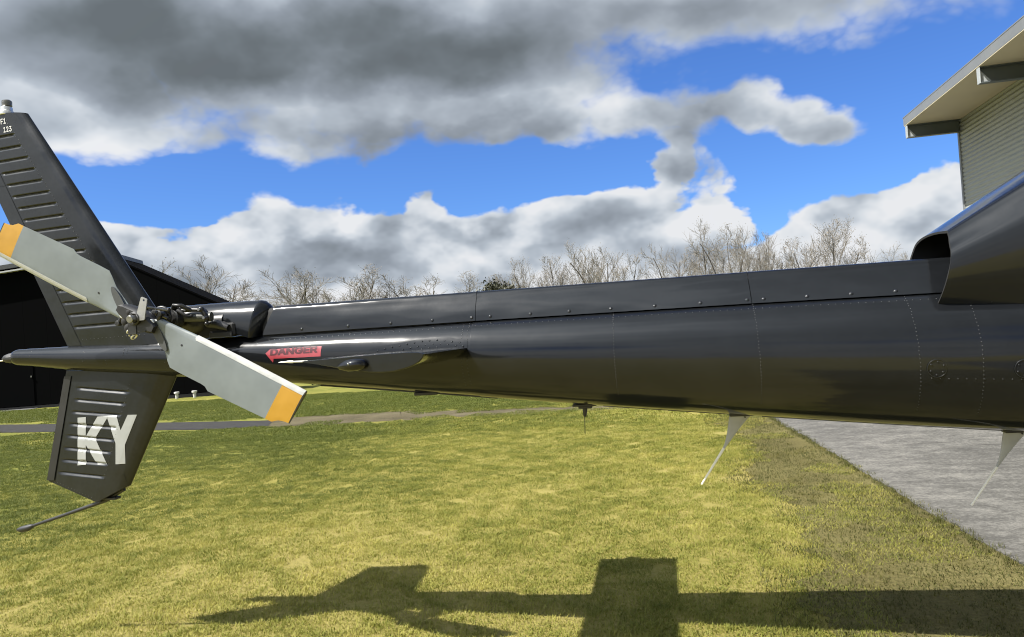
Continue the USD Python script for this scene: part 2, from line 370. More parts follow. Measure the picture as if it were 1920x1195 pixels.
nodes, links = dict(GRASS_NODES), list(GRASS_LINKS)
tone = lawn_tone(nodes, links)
ft = gm(nodes, links, 'ft', 'multiply_add', 'fine.fac', 0.9, -0.45)
tone2 = gm(nodes, links, 'tone2', 'add', tone, ft, clamp=True)
nodes['r'] = ('rgb_ramp', {'ramp': [(0.0, (0.06018, 0.0793, 0.01214)), (0.3, (0.1204, 0.131, 0.02318)), (0.6, (0.2195, 0.1947, 0.04692)), (1.0, (0.2974, 0.2478, 0.08832))]})
nodes['b'] = ('bump', {'strength': 1.0, 'distance': 0.05})
nodes['p'] = ('principled_bsdf', {'roughness': 0.9, 'specular_ior_level': 0.15})
links += [(tone2, 'r.fac'), ('r.color', 'p.base_color'), ('fine.fac', 'b.height'), ('b.normal', 'p.normal')]
LAWN = M('lawn_turf', nodes, links)

nodes = {'g': ('geometry', {}), 'mid': ('noise_texture', {'scale': 1.2, 'detail': 4.0, 'roughness': 0.6}), 'fine': ('noise_texture', {'scale': 30.0, 'detail': 5.0, 'roughness': 0.7}),
         'r': ('rgb_ramp', {'ramp': [(0.3, (0.06026, 0.05158, 0.02194)), (0.5, (0.1047, 0.09156, 0.03511)), (0.7, (0.1713, 0.1515, 0.0634))]}), 'b': ('bump', {'strength': 1.0, 'distance': 0.03}),
         'mx': ('mix_float', {'fac': 0.55}), 'p': ('principled_bsdf', {'roughness': 0.95, 'specular_ior_level': 0.1})}
links = [('g.position', 'mid.vector'), ('g.position', 'fine.vector'), ('mid.fac', 'mx.a'), ('fine.fac', 'mx.b'), ('mx.result', 'r.fac'), ('r.color', 'p.base_color'), ('fine.fac', 'b.height'), ('b.normal', 'p.normal')]
BARE = M('bare_soil_and_straw', nodes, links)
nodes = dict(nodes); nodes['r'] = ('rgb_ramp', {'ramp': [(0.34, (0.028, 0.024, 0.016)), (0.47, (0.075, 0.064, 0.038)), (0.6, (0.12, 0.103, 0.062)), (0.75, (0.17, 0.15, 0.10))]})
TRACK = M('worn_track_soil', nodes, links)

xs = np.unique(np.r_[-3000, -1200, -500, -220, -120, -80, np.arange(-60, 40.1, 1.0), 60, 110, 220, 500, 1200, 3000])
ys = np.unique(np.r_[-3000, -1200, -400, -150, -60, -30, np.arange(-16, 75.1, 1.0), 90, 120, 200, 400, 900, 3000])
solo('lawn', grid_mesh(xs, ys), LAWN, kind='structure', smooth=True)

def ribbon(left, right, lift, n=60, cross=4):
    """a strip of ground between two polylines of equal length, following the terrain"""
    def res(P):
        P = np.asarray(P, float); s = np.r_[0, np.cumsum(np.linalg.norm(np.diff(P, axis=0), axis=1))]; t = np.linspace(0, s[-1], n)
        return np.c_[np.interp(t, s, P[:, 0]), np.interp(t, s, P[:, 1])]
    L, R = res(left), res(right); rows = []
    for k in range(cross + 1):
        Q = L + (R - L) * k / cross; rows.append(np.c_[Q, ground_z(Q[:, 0], Q[:, 1]) + lift])
    V = np.stack(rows, 1).reshape(-1, 3); i, j = np.meshgrid(np.arange(n - 1), np.arange(cross), indexing='ij'); a = (i * (cross + 1) + j).ravel()
    return V, np.stack([a, a + cross + 1, a + cross + 2, a + 1], 1)
def rag(P, amp, step, seed):
    """a polyline with a ragged edge"""
    P = np.asarray(P, float); s = np.r_[0, np.cumsum(np.linalg.norm(np.diff(P, axis=0), axis=1))]; t = np.arange(0, s[-1], step)
    Q = np.c_[np.interp(t, s, P[:, 0]), np.interp(t, s, P[:, 1])]
    T = np.gradient(Q, axis=0); N = np.c_[-T[:, 1], T[:, 0]] / np.linalg.norm(T, axis=1)[:, None]
    nz = meshkit.fbm(np.c_[Q * 1.3, np.zeros(len(Q))], 4, seed) - 0.5 + 0.5 * (meshkit.noise(np.c_[Q * 9, np.zeros(len(Q))], seed + 9) - 0.5)
    return Q + N * (nz * amp)[:, None]

ASPHALT = plain('old_asphalt', (0.06, 0.059, 0.058), 0.95, var=0.22, spec=0.08, scale=5, bump=0.004, bscale=120)
path_far = [(-60, 24.6), (-30, 17.0), (-18.7, 13.97), (-14, 12.8), (-10.6, 12.1), (-8.8, 11.75)]
path_near = [(-60, 22.0), (-30, 14.8), (-16.6, 11.9), (-12.5, 11.1), (-9.7, 10.6), (-8.3, 10.75)]
solo('asphalt_path', ribbon(rag(path_far, 0.10, 0.2, 3), rag(path_near, 0.12, 0.2, 4), 0.008, n=200), ASPHALT, kind='structure')
trk_a = [(-9.3, 12.2), (-7.0, 12.5), (-4.2, 12.0), (-0.1, 11.9), (1.2, 12.0)]
trk_b = [(-8.4, 10.6), (-6.1, 10.75), (-3.9, 10.9), (-0.1, 11.1), (1.2, 11.4)]
solo('worn_track', ribbon(rag(trk_a, 0.8, 0.12, 13), rag(trk_b, 0.7, 0.12, 14), 0.004, n=160), TRACK, kind='structure')

# concrete pad: streaky, tyre-darkened, brushed along x
nodes = {'g': ('geometry', {}), 'st': ('mapping', {'scale': (1.0, 1.7, 1.0), 'rotation': (0, 0, D(4))}),
         'n': ('noise_texture', {'scale': 2.6, 'detail': 9.0, 'roughness': 0.78, 'distortion': 0.3}), 'f': ('noise_texture', {'scale': 38.0, 'detail': 4.0, 'roughness': 0.7}),
         'l': ('noise_texture', {'scale': 0.7, 'detail': 3.0}),
         'a': ('math', {'math_type': 'multiply_add', 'value2': 0.75}), 'a2': ('math', {'math_type': 'multiply_add', 'value2': 0.35}), 'c': ('math', {'math_type': 'subtract', 'value2': 0.545}),
         'r': ('rgb_ramp', {'ramp': [(0.28, (0.04224, 0.04025, 0.03585)), (0.45, (0.06709, 0.0646, 0.05794)), (0.57, (0.1019, 0.09786, 0.08839)), (0.75, (0.1541, 0.1476, 0.1301))]}),
         'b': ('bump', {'strength': 1.0, 'distance': 0.004}), 'p': ('principled_bsdf', {'roughness': 0.85, 'specular_ior_level': 0.25})}
links = [('g.position', 'st.vector'), ('st.vector', 'n.vector'), ('g.position', 'f.vector'), ('g.position', 'l.vector'), ('f.fac', 'a.value1'), ('n.fac', 'a.value3'), ('l.fac', 'a2.value1'), ('a.value', 'a2.value3'), ('a2.value', 'c.value1'), ('c.value', 'r.fac'), ('r.color', 'p.base_color'), ('f.fac', 'b.height'), ('b.normal', 'p.normal')]
CONCRETE = M('streaky_concrete', nodes, links)
edge = rag([(2.95, -10.5), (2.064, 1.505), (1.513, 9.06), (-0.9, 42.0)], 0.085, 0.05, 21)
pad = Polygon(np.vstack([edge, [(40, 42), (40, -10.5)]]))
solo('concrete_pad', extrude(pad, -0.05, 0.014), CONCRETE, kind='structure')
verge_l = rag([(0.75, -4), (0.78, 1.0), (0.80, 2.0), (0.84, 4.2), (0.9, 6.5), (0.7, 9.5), (-0.6, 24)], 0.55, 0.1, 31)
verge_r = np.array([(2.5, -4), (2.08, 1.5), (1.53, 9.06), (0.42, 24)])
solo('worn_verge', ribbon(verge_l, verge_r, 0.005, n=260, cross=3), BARE, kind='structure')
VERGE = Polygon(np.vstack([verge_l, verge_r[::-1]])).buffer(0)






# ------------------------------------------------------------------ grass blades near the helicopter
def blade_patch(size, count, hmin, hmax, w, seed, lean=0.55):
    r = np.random.default_rng(seed)
    p = (r.random((count, 2)) - 0.5) * size
    a = r.random(count) * 2 * np.pi; h = hmin + (hmax - hmin) * r.random(count) ** 1.6
    d = np.c_[np.cos(a), np.sin(a)]; s = np.c_[-d[:, 1], d[:, 0]]; ww = w * (0.7 + 0.6 * r.random(count))
    ln = (0.25 + lean * r.random(count)) * h * 1.3
    z0 = np.full(count, -0.004)
    b0 = np.c_[p - s * ww[:, None] / 2, z0]; b1 = np.c_[p + s * ww[:, None] / 2, z0]
    mpt = p + d * (ln * 0.35)[:, None]; m0 = np.c_[mpt - s * ww[:, None] * 0.38, h * 0.6]; m1 = np.c_[mpt + s * ww[:, None] * 0.38, h * 0.6]
    t = np.c_[p + d * ln[:, None], h]
    V = np.stack([b0, b1, m0, m1, t], 1).reshape(-1, 3); o = np.arange(count)[:, None] * 5
    F = np.concatenate([o + [0, 1, 3], o + [0, 3, 2], o + [2, 3, 4]], 0)
    return V, F

def grass_material(name, ramp, base):
    nodes, links = dict(GRASS_NODES), list(GRASS_LINKS)
    t = lawn_tone(nodes, links) if base is None else gm(nodes, links, 't4', 'multiply_add', 'mid.fac', 1.7, base)
    nodes['isl'] = ('geometry', {})
    rr = gm(nodes, links, 'rr', 'multiply_add', 'isl.random_per_island', 0.9, -0.45)
    t2 = gm(nodes, links, 'tt', 'add', t, rr, clamp=True)
    nodes['r'] = ('rgb_ramp', {'ramp': ramp})
    nodes['p'] = ('principled_bsdf', {'roughness': 0.6, 'specular_ior_level': 0.25})
    nodes['tr'] = ('translucent_bsdf', {}); nodes['mx'] = ('mix_closure', {'fac': 0.3})
    links += [(t2, 'r.fac'), ('r.color', 'p.base_color'), ('r.color', 'tr.color'), ('p.BSDF', 'mx.closure1'), ('tr.BSDF', 'mx.closure2')]
    return M(name, nodes, links, surface='mx.closure')
BLADES = grass_material('grass_blades', [(0.0, (0.07784, 0.09464, 0.01331)), (0.25, (0.1713, 0.1779, 0.03025)), (0.5, (0.3424, 0.3104, 0.07564)), (0.75, (0.4514, 0.3862, 0.1272)), (1.0, (0.5137, 0.4543, 0.2057))], None)
VERGE_BLADES = grass_material('verge_blades', [(0.0, (0.058, 0.0609, 0.01334)), (0.35, (0.1392, 0.1218, 0.02935)), (0.7, (0.232, 0.1943, 0.06403)), (1.0, (0.3248, 0.2726, 0.1334))], -0.38)

def scatter(path, protos, mat, pts, scales, seed):
    pi = UsdGeom.PointInstancer.Define(stage, path)
    targets = []
    for k, pm in enumerate(protos):
        v, f = pm; m = usdkit.mesh(stage, f'{path}/tuft' + (f'_{k:03d}' if k else ''), (v, f), mat)
        targets.append(m.GetPath())
    pi.CreatePrototypesRel().SetTargets(targets)
    r = np.random.default_rng(seed); n = len(pts); a = r.random(n) * 2 * np.pi
    pi.CreateProtoIndicesAttr(Vt.IntArray(r.integers(0, len(protos), n).tolist()))
    pi.CreatePositionsAttr(Vt.Vec3fArray.FromNumpy(np.asarray(pts, np.float32)))
    pi.CreateOrientationsAttr(Vt.QuathArray([Gf.Quath(float(math.cos(x / 2)), 0.0, 0.0, float(math.sin(x / 2))) for x in a]))
    s = np.asarray(scales, float); pi.CreateScalesAttr(Vt.Vec3fArray.FromNumpy(np.stack([np.ones(n), np.ones(n), s], 1).astype(np.float32)))
    return pi.GetPrim()

def in_view(P, margin=0.12):
    d = P - CAM; z = d @ CAM_F; x = (d @ CAM_R) / z / (960 / 1400); y = (d @ CAM_U) / z / (597.5 / 1400)
    return (z > 0.5) & (np.abs(x) < 1 + margin) & (np.abs(y) < 1 + margin)
PATH_POLY = Polygon(np.vstack([path_far, path_near[::-1]])).buffer(0.12)
TRACK_POLY = Polygon(np.vstack([trk_a, trk_b[::-1]])).buffer(-0.1)
def lattice(step, y0, y1, seed, jitter=0.5):
    r = np.random.default_rng(seed)
    X, Y = np.meshgrid(np.arange(-26, 4.6, step), np.arange(y0, y1, step)); P = np.c_[X.ravel(), Y.ravel()]
    P = P + (r.random(P.shape) - 0.5) * step * jitter
    Q = np.c_[P, ground_z(P[:, 0], P[:, 1])]
    return Q[in_view(Q)]
near = [blade_patch(0.5, 1500, 0.006, 0.027, 0.0045, 100 + k, lean=1.1) for k in range(4)]
midp = [blade_patch(0.8, 1100, 0.012, 0.036, 0.010, 200 + k, lean=1.1) for k in range(3)]
thin = [blade_patch(0.4, 330, 0.008, 0.030, 0.005, 300 + k, lean=1.0) for k in range(4)]
def clear_of(P, polys):
    ok = np.ones(len(P), bool)
    for g in polys: ok &= ~shapely.contains_xy(g, P[:, 0], P[:, 1])
    return ok
A = lattice(0.40, -0.3, 9.0, 1); B = lattice(0.62, 9.0, 19.0, 2)
stray = meshkit.fbm(A * 1.1, 3, 41) > 0.56
A = A[clear_of(A, [pad.buffer(0.2), VERGE.buffer(-0.45), TRACK_POLY, PATH_POLY]) & (clear_of(A, [VERGE.buffer(0.02)]) | stray)]
B = B[clear_of(B, [pad.buffer(0.4), VERGE.buffer(-0.1), TRACK_POLY, PATH_POLY.buffer(0.25)])]
PN = np.vstack([A, B]); idx = np.r_[np.zeros(len(A)), np.ones(len(B))]
tall = [blade_patch(0.16, 60, 0.015, 0.042, 0.0045, 500 + k, lean=0.9) for k in range(3)]
T = lattice(0.34, -0.3, 7.0, 9, jitter=1.0); T = T[(meshkit.fbm(T * 1.7, 3, 43) > 0.52) & clear_of(T, [pad.buffer(0.2), VERGE.buffer(0.05)])]
g0 = scatter('/World/grass_tufts', tall, BLADES, T, 0.6 + 0.8 * RNG.random(len(T)), 15)
tag(g0, 'longer grass tufts standing out of the mown lawn in the foreground', 'grass', kind='stuff')
g1 = scatter('/World/lawn_grass', near, BLADES, A, 0.75 + 0.6 * meshkit.fbm(A * 0.8, 3, 5), 11)
tag(g1, 'short mown grass turning straw yellow on the lawn', 'grass', kind='stuff')
g2 = scatter('/World/lawn_grass_001', midp, BLADES, B, 0.8 + 0.5 * meshkit.fbm(B * 0.5, 3, 6), 12)
tag(g2, 'short grass farther out on the lawn by the path', 'grass', kind='stuff')
V = lattice(0.3, -0.3, 9.5, 3)
V = V[shapely.contains_xy(VERGE.buffer(0.12), V[:, 0], V[:, 1]) & ~shapely.contains_xy(pad.buffer(0.10), V[:, 0], V[:, 1])]
# a fringe of tufts along the concrete edge
fr = LineString([(2.5, -4), (2.064, 1.505), (1.513, 9.06)]); frp = []
for s in np.arange(4.2, fr.length, 0.055):
    p = fr.interpolate(s); frp.append((p.x - 0.02 + 0.13 * (RNG.random() - 0.5) ** 3 * 4, p.y, 0.0))
g3 = scatter('/World/verge_grass', thin, VERGE_BLADES, V, 0.7 + 0.8 * meshkit.fbm(V * 1.4, 3, 7), 13)
tag(g3, 'thin brownish grass growing through the worn verge', 'grass', kind='stuff')
fringe = [blade_patch(0.09, 34, 0.015, 0.05, 0.004, 400 + k, lean=0.9) for k in range(3)]
g4 = scatter('/World/edge_grass', fringe, VERGE_BLADES, np.array(frp), 0.5 + RNG.random(len(frp)), 14)
tag(g4, 'dry grass fringe along the edge of the concrete', 'grass', kind='stuff')

# ------------------------------------------------------------------ grey hangar on the right
WALL_GREY = plain('wall_grey_green_steel', (0.40, 0.415, 0.375), 0.42, var=0.08, scale=1.3)
SOFFIT = plain('soffit_cream', (0.88, 0.78, 0.56), 0.65, var=0.06, scale=1.0)
FASCIA = plain('fascia_grey_steel', (0.25, 0.262, 0.268), 0.4, var=0.06, scale=1.5)
BEAM = plain('beam_grey_paint', (0.14, 0.165, 0.172), 0.4, var=0.08, scale=3)
BEAM_END_SUNLIT = plain('beam_end_sunlit', (0.5, 0.53, 0.535), 0.45)  # beam paint made pale to put sunlight on the end faces
h = thing('hangar', 'grey hangar with ribbed steel wall and wide eave beyond the engine cowling', 'building', (9.5, 8.0, 0.0))
def ribbed(x, y0, y1, z0, z1, pitch, amp):
    zs = np.arange(z0, z1, pitch / 8); off = amp * np.cos(2 * np.pi * (zs - z0) / pitch)
    V = np.vstack([np.c_[x + off, np.full(len(zs), y), zs] for y in (y0, y1)]); n = len(zs); i = np.arange(n - 1)
    return V, np.stack([i, i + 1, n + i + 1, n + i], 1)
part(h, 'wall', ribbed(7.0, 15.40, -14.0, 0.03, 5.905, 0.098, 0.013), WALL_GREY, smooth=True, label='ribbed grey steel wall under the eave')
part(h, 'wall', box((13.0, 15.43, 2.93), (11.96, 0.05, 5.8)), WALL_GREY, label='plain far end wall')
part(h, 'corner_trim', box((6.992, 15.425, 2.93), (0.05, 0.085, 5.83), 0.006), FASCIA)
part(h, 'soffit', box((6.42, 0.70, 5.888), (1.195, 29.44, 0.03)), SOFFIT)
part(h, 'fascia', box((5.842, 0.70, 5.985), (0.045, 29.5, 0.205), 0.006), FASCIA)
part(h, 'roof', (np.array([(5.815, 15.47, 6.092), (5.815, -14.05, 6.092), (13.5, -14.05, 7.35), (13.5, 15.47, 7.35), (5.815, 15.47, 6.072), (5.815, -14.05, 6.072), (13.5, -14.05, 7.33), (13.5, 15.47, 7.33)]),
     np.array([(0, 1, 2, 3), (7, 6, 5, 4), (0, 4, 5, 1), (3, 2, 6, 7), (0, 3, 7, 4), (1, 5, 6, 2)])), FASCIA)
part(h, 'roof', (np.array([(19.0, 15.47, 6.4), (19.0, -14.05, 6.4), (13.5, -14.05, 7.352), (13.5, 15.47, 7.352)]), np.array([(0, 3, 2, 1)])), FASCIA, label='far roof slope')
def outrigger(y):
    web = box((6.415, y, 5.722), (1.13, 0.035, 0.262))
    b = part(h, 'beam', join([web, box((6.41, y - 0.045, 5.863), (1.13, 0.125, 0.018)), box((6.41, y - 0.045, 5.582), (1.13, 0.125, 0.018))]), BEAM)
    part(b, 'end_plate', box((5.838, y - 0.045, 5.722), (0.016, 0.13, 0.30), 0.003), BEAM_END_SUNLIT)
    gus = extrude(Polygon([(0, 0), (0.20, 0), (0, 0.24)]), -0.006, 0.006)
    v, f = gus; part(b, 'gusset', (np.c_[5.848 + v[:, 0], y - 0.05 + v[:, 2], 5.592 + v[:, 1]], f), BEAM_END_SUNLIT)
for y in (15.36, 11.2, 7.05, 2.9, -1.25, -5.4, -9.55): outrigger(y)

# ------------------------------------------------------------------ black shed on the left
SHED_BLACK = plain('black_cladding', (0.0032, 0.0034, 0.0038), 0.8, var=0.15, scale=2, spec=0.02)
SHED_TRIM = plain('shed_grey_fascia', (0.075, 0.08, 0.085), 0.45)
SHED_ROOF = plain('black_roof_sheet', (0.003, 0.003, 0.0034), 0.9, spec=0.02)
SHED_WHITE = plain('shed_white_trim', (0.66, 0.67, 0.67), 0.4)
SHED_BASE = plain('shed_base_grey', (0.022, 0.0225, 0.024), 0.8, var=0.2, spec=0.2)
S0 = np.array([-24.518, 19.512, -0.11]); ST = np.array([0.942, 0.336, 0.0]); ST /= np.linalg.norm(ST); SN = np.array([-ST[1], ST[0], 0.0])   # SN points away from the camera
s = thing('shed', 'large black shed with an uneven gable behind the tail rotor', 'building', S0)
def facade(t, z, d=0.0):
    return S0 + ST * t + np.array([0, 0, z]) + SN * d
prof = [(-7.0, 0), (-7.0, 4.45), (4.02, 5.66), (9.0, 3.05), (9.0, 0)]
fr_ = [facade(t, z, 0.0) for t, z in prof]; bk_ = [facade(t, z, 4.0) for t, z in prof]
def sheared(poly, d0, d1):
    v, f = extrude(poly, d0, d1); return np.array([facade(a, b, c) for a, b, c in v]), f
bounds = np.linspace(-7.0, 9.0, 21)
P_ = Polygon(prof)
for a, b in zip(bounds[:-1], bounds[1:]):      # upright sheets with hairline joints
    c = P_.intersection(shapely.box(a + 0.002, 0.20, b - 0.002, 9))
    part(s, 'wall_panel', sheared(c, -0.03, 0.0), SHED_BLACK)
part(s, 'wall', sheared(P_, 0.003, 4.0), SHED_BLACK, label='body of the shed behind the clad front')
part(s, 'plinth', sheared(shapely.box(-7.02, 0.0, 9.02, 0.19), -0.05, 0.0), SHED_BASE)
def rake(t0, z0, t1, z1, wd, d0, d1):
    L = np.hypot(t1 - t0, z1 - z0); ux, uz = (t1 - t0) / L, (z1 - z0) / L
    return sheared(Polygon([(t0, z0), (t1, z1), (t1 - uz * wd, z1 + ux * wd), (t0 - uz * wd, z0 + ux * wd)]), d0, d1)
part(s, 'roof', rake(-7.1, 4.46, 4.02, 5.74, 0.16, -0.25, 4.1), SHED_TRIM, label='low slope roof with grey edge')
part(s, 'roof', rake(4.02, 5.67, 9.12, 2.99, 0.06, -0.06, 4.1), SHED_ROOF, label='steep black roof slope')
part(s, 'trim', rake(-7.1, 4.335, 3.9, 5.602, 0.055, -0.27, -0.035), SHED_WHITE)
dr = part(s, 'door', sheared(shapely.box(0.10, 0.21, 1.24, 2.15), -0.055, -0.032), SHED_BLACK)
part(dr, 'handle', sheared(shapely.box(1.16, 1.26, 1.20, 1.32), -0.085, -0.056), STEEL)
part(s, 'door_step', sheared(shapely.box(0.0, 0.0, 1.35, 0.11), -0.8, -0.06), plain('step_grey_concrete', (0.14, 0.14, 0.14), 0.85, var=0.15))
WHITE_PLASTIC = plain('white_pot_plastic', (0.72, 0.71, 0.68), 0.45, var=0.05, scale=20)
for t_, lab in ((6.44, 'small white capped post by the black shed, closer to the lower tail fin'), (7.08, 'small white capped post by the black shed, closer to the rotor blade')):
    p = facade(t_, 0, -0.55); p[2] = ground_z(p[0], p[1])
    b = thing('capped_post', lab, 'post', p, group='white posts in front of the black shed')
    part(b, 'post', tube([p + [0, 0, -0.05], p + [0, 0, 0.19]], [0.055, 0.062], 14), WHITE_PLASTIC, smooth=30)
    part(b, 'cap', tube([p + [0, 0, 0.185], p + [0, 0, 0.19], p + [0, 0, 0.25], p + [0, 0, 0.262]], [0.062, 0.095, 0.098, 0.085], 16), WHITE_PLASTIC, smooth=30)

# ------------------------------------------------------------------ trees
def tubes(segs, sides=4):
    """many tapered twigs at once: segs rows (p0, p1, r0, r1)"""
    p0 = np.array([s[0] for s in segs]); p1 = np.array([s[1] for s in segs]); r0 = np.array([s[2] for s in segs]); r1 = np.array([s[3] for s in segs])
    t = p1 - p0; t /= np.linalg.norm(t, axis=1, keepdims=True)
    a = np.cross(t, np.where(np.abs(t[:, 2:]) < 0.9, [0, 0, 1.0], [1.0, 0, 0])); a /= np.linalg.norm(a, axis=1, keepdims=True); b = np.cross(t, a)
    ang = np.arange(sides) * 2 * np.pi / sides; d = np.cos(ang)[None, :, None] * a[:, None] + np.sin(ang)[None, :, None] * b[:, None]
    V = np.concatenate([p0[:, None] + d * r0[:, None, None], p1[:, None] + d * r1[:, None, None]], 1).reshape(-1, 3)
    o = np.arange(len(segs))[:, None] * 2 * sides; j = np.arange(sides); k = (j + 1) % sides
    F = np.concatenate([np.stack([o + j, o + k, o + sides + k], -1).reshape(-1, 3), np.stack([o + j, o + sides + k, o + sides + j], -1).reshape(-1, 3)])
    return V, F
def bare_tree(seed, H=10.0, spread=0.5, forks=4, fork_at=0.28, dense=1.18, up=0.25):
    r = np.random.default_rng(seed); trunk, limbs, crown, tips = [], [], [], []
    def grow(p, d, L, rad, lev, nseg):
        pts = [p]; dirs = []; rr = [rad]
        for i in range(nseg):
            d = d + r.normal(0, 0.10 + 0.03 * lev, 3); d[2] += (up + 0.12) * (0.45 if lev else 0.15) / nseg * 2; d /= np.linalg.norm(d)
            p = p + d * L / nseg; pts.append(p); dirs.append(d); rr.append(rad * (1 - 0.62 * (i + 1) / nseg))
        out = trunk if lev == 0 else limbs if lev == 1 else crown
        for i in range(nseg): out.append((pts[i], pts[i + 1] + dirs[i] * L / nseg * 0.02, rr[i], rr[i + 1]))
        if lev == 4 or (lev == 3 and L < 0.35): tips.append(pts[-1]); return
        n = {0: forks, 1: int(7 * dense), 2: int(6 * dense), 3: int(4.4 * dense)}[lev]
        for k in range(n):
            u = (0.82 + 0.18 * r.random()) if lev == 0 else 0.22 + 0.78 * (k + r.random()) / n
            i = min(int(u * nseg), nseg - 1); fpos = u * nseg - i; q = pts[i] + (pts[i + 1] - pts[i]) * fpos
            ax, bx = frame(dirs[i]); phi = (2 * np.pi * k / n + r.normal(0, 0.5)) if lev == 0 else r.random() * 2 * np.pi
            ang = {0: spread * (0.55 + 0.6 * r.random()), 1: 0.46 + 0.28 * r.random(), 2: 0.55 + 0.3 * r.random(), 3: 0.6 + 0.35 * r.random()}[lev]
            nd = dirs[i] * np.cos(ang) + (ax * np.cos(phi) + bx * np.sin(phi)) * np.sin(ang)
            ratio = {0: (1 - fork_at) / fork_at * (0.78 + 0.25 * r.random()), 1: 0.50 * (1.15 - 0.75 * u), 2: 0.55 * (1.1 - 0.6 * u), 3: 0.6}[lev]
            rad2 = {0: 0.66, 1: 0.46, 2: 0.5, 3: 0.6}[lev] * rr[i]
            grow(q, nd, L * ratio * (0.8 + 0.4 * r.random()), max(rad2, 0.0130), lev + 1, {0: 6, 1: 4, 2: 3, 3: 2}[lev])
    grow(np.zeros(3), np.array([r.normal(0, 0.04), r.normal(0, 0.04), 1.0]), H * fork_at, H * 0.027, 0, 4)
    z = max(np.max([s[1][2] for s in crown]), 0.1); k = H / z
    sc = lambda L_: [(s_[0] * k, s_[1] * k, s_[2], s_[3]) for s_ in L_]
    return sc(trunk), sc(limbs), sc(crown), np.array(tips) * k, r
BARK = plain('pale_grey_bark', (0.11, 0.098, 0.083), 0.9, var=0.3, scale=3)
TWIG = plain('pale_twig_bark', (0.27, 0.25, 0.22), 0.85, var=0.25, scale=2)
BUD = plain('tan_catkins', (0.25, 0.20, 0.13), 0.9, var=0.25, scale=4)
def specks(pts, r, size, per, spread):
    n = len(pts) * per; p = np.repeat(pts, per, 0) + r.normal(0, spread, (n, 3)); a = r.normal(size=(n, 3)); a /= np.linalg.norm(a, axis=1, keepdims=True)
    b = np.cross(a, r.normal(size=(n, 3))); b /= np.linalg.norm(b, axis=1, keepdims=True); sz = size * (0.6 + 0.8 * r.random(n))[:, None]
    V = np.stack([p - a * sz, p + b * sz * 0.6, p + a * sz, p - b * sz * 0.6], 1).reshape(-1, 3); o = np.arange(n)[:, None] * 4
    return V, np.concatenate([o + [0, 1, 2], o + [0, 2, 3]])
UsdGeom.Scope.Define(stage, '/World/Looks/tree_kinds')
KINDS = [dict(seed=1, spread=0.62, forks=5, fork_at=0.24, dense=1.18, up=0.15, buds=1), dict(seed=2, spread=0.42, forks=5, fork_at=0.22, dense=1.22, up=0.5, buds=2), dict(seed=3, spread=0.75, forks=4, fork_at=0.28, dense=1.18, up=0.2, buds=0),
         dict(seed=4, spread=0.5, forks=3, fork_at=0.32, dense=1.18, up=0.4, buds=0), dict(seed=5, spread=0.38, forks=4, fork_at=0.2, dense=1.2, up=0.55, buds=3), dict(seed=6, spread=0.55, forks=6, fork_at=0.2, dense=1.22, up=0.35, buds=1)]
kind_mesh = []
for kd in KINDS:
    kd = dict(kd); buds = kd.pop('buds'); tr_, lb_, cr_, tips, r = bare_tree(H=1.0 * 10, **kd)
    kind_mesh.append((tubes(tr_, 7), tubes(lb_, 5), tubes(cr_, 4), specks(tips, r, 0.035, buds, 0.10) if buds else None))
def plant_tree(kind, az, dist, tan_el, width, label):
    width *= 1.45 if az < -16 else 0.92
    a = math.radians(az); x, y = CAM[0] + math.sin(a) * dist, CAM[1] + math.cos(a) * dist; z = float(ground_z(x, y))
    H = CAM[2] + tan_el * dist - z
    base = np.array([x, y, z - 0.08])
    t = thing('bare_tree', label, 'tree', base, group='bare trees along the far side of the field')
    tr_, lb_, cr_, bd = kind_mesh[kind]; ang = RNG.random() * 6.28; c, s_ = math.cos(ang), math.sin(ang)
    R = np.array([[c, -s_, 0], [s_, c, 0], [0, 0, 1]]) * np.array([width * H / 10, width * H / 10, H / 10])[:, None]
    f = lambda m: (m[0] @ R.T + base, m[1])
    part(t, 'trunk', f(tr_), BARK, smooth=True)
    crown = part(t, 'crown', f(cr_), TWIG)
    part(t, 'limbs', f(lb_), BARK)
    if bd is not None: part(crown, 'catkins', f(bd), BUD, kind='stuff')
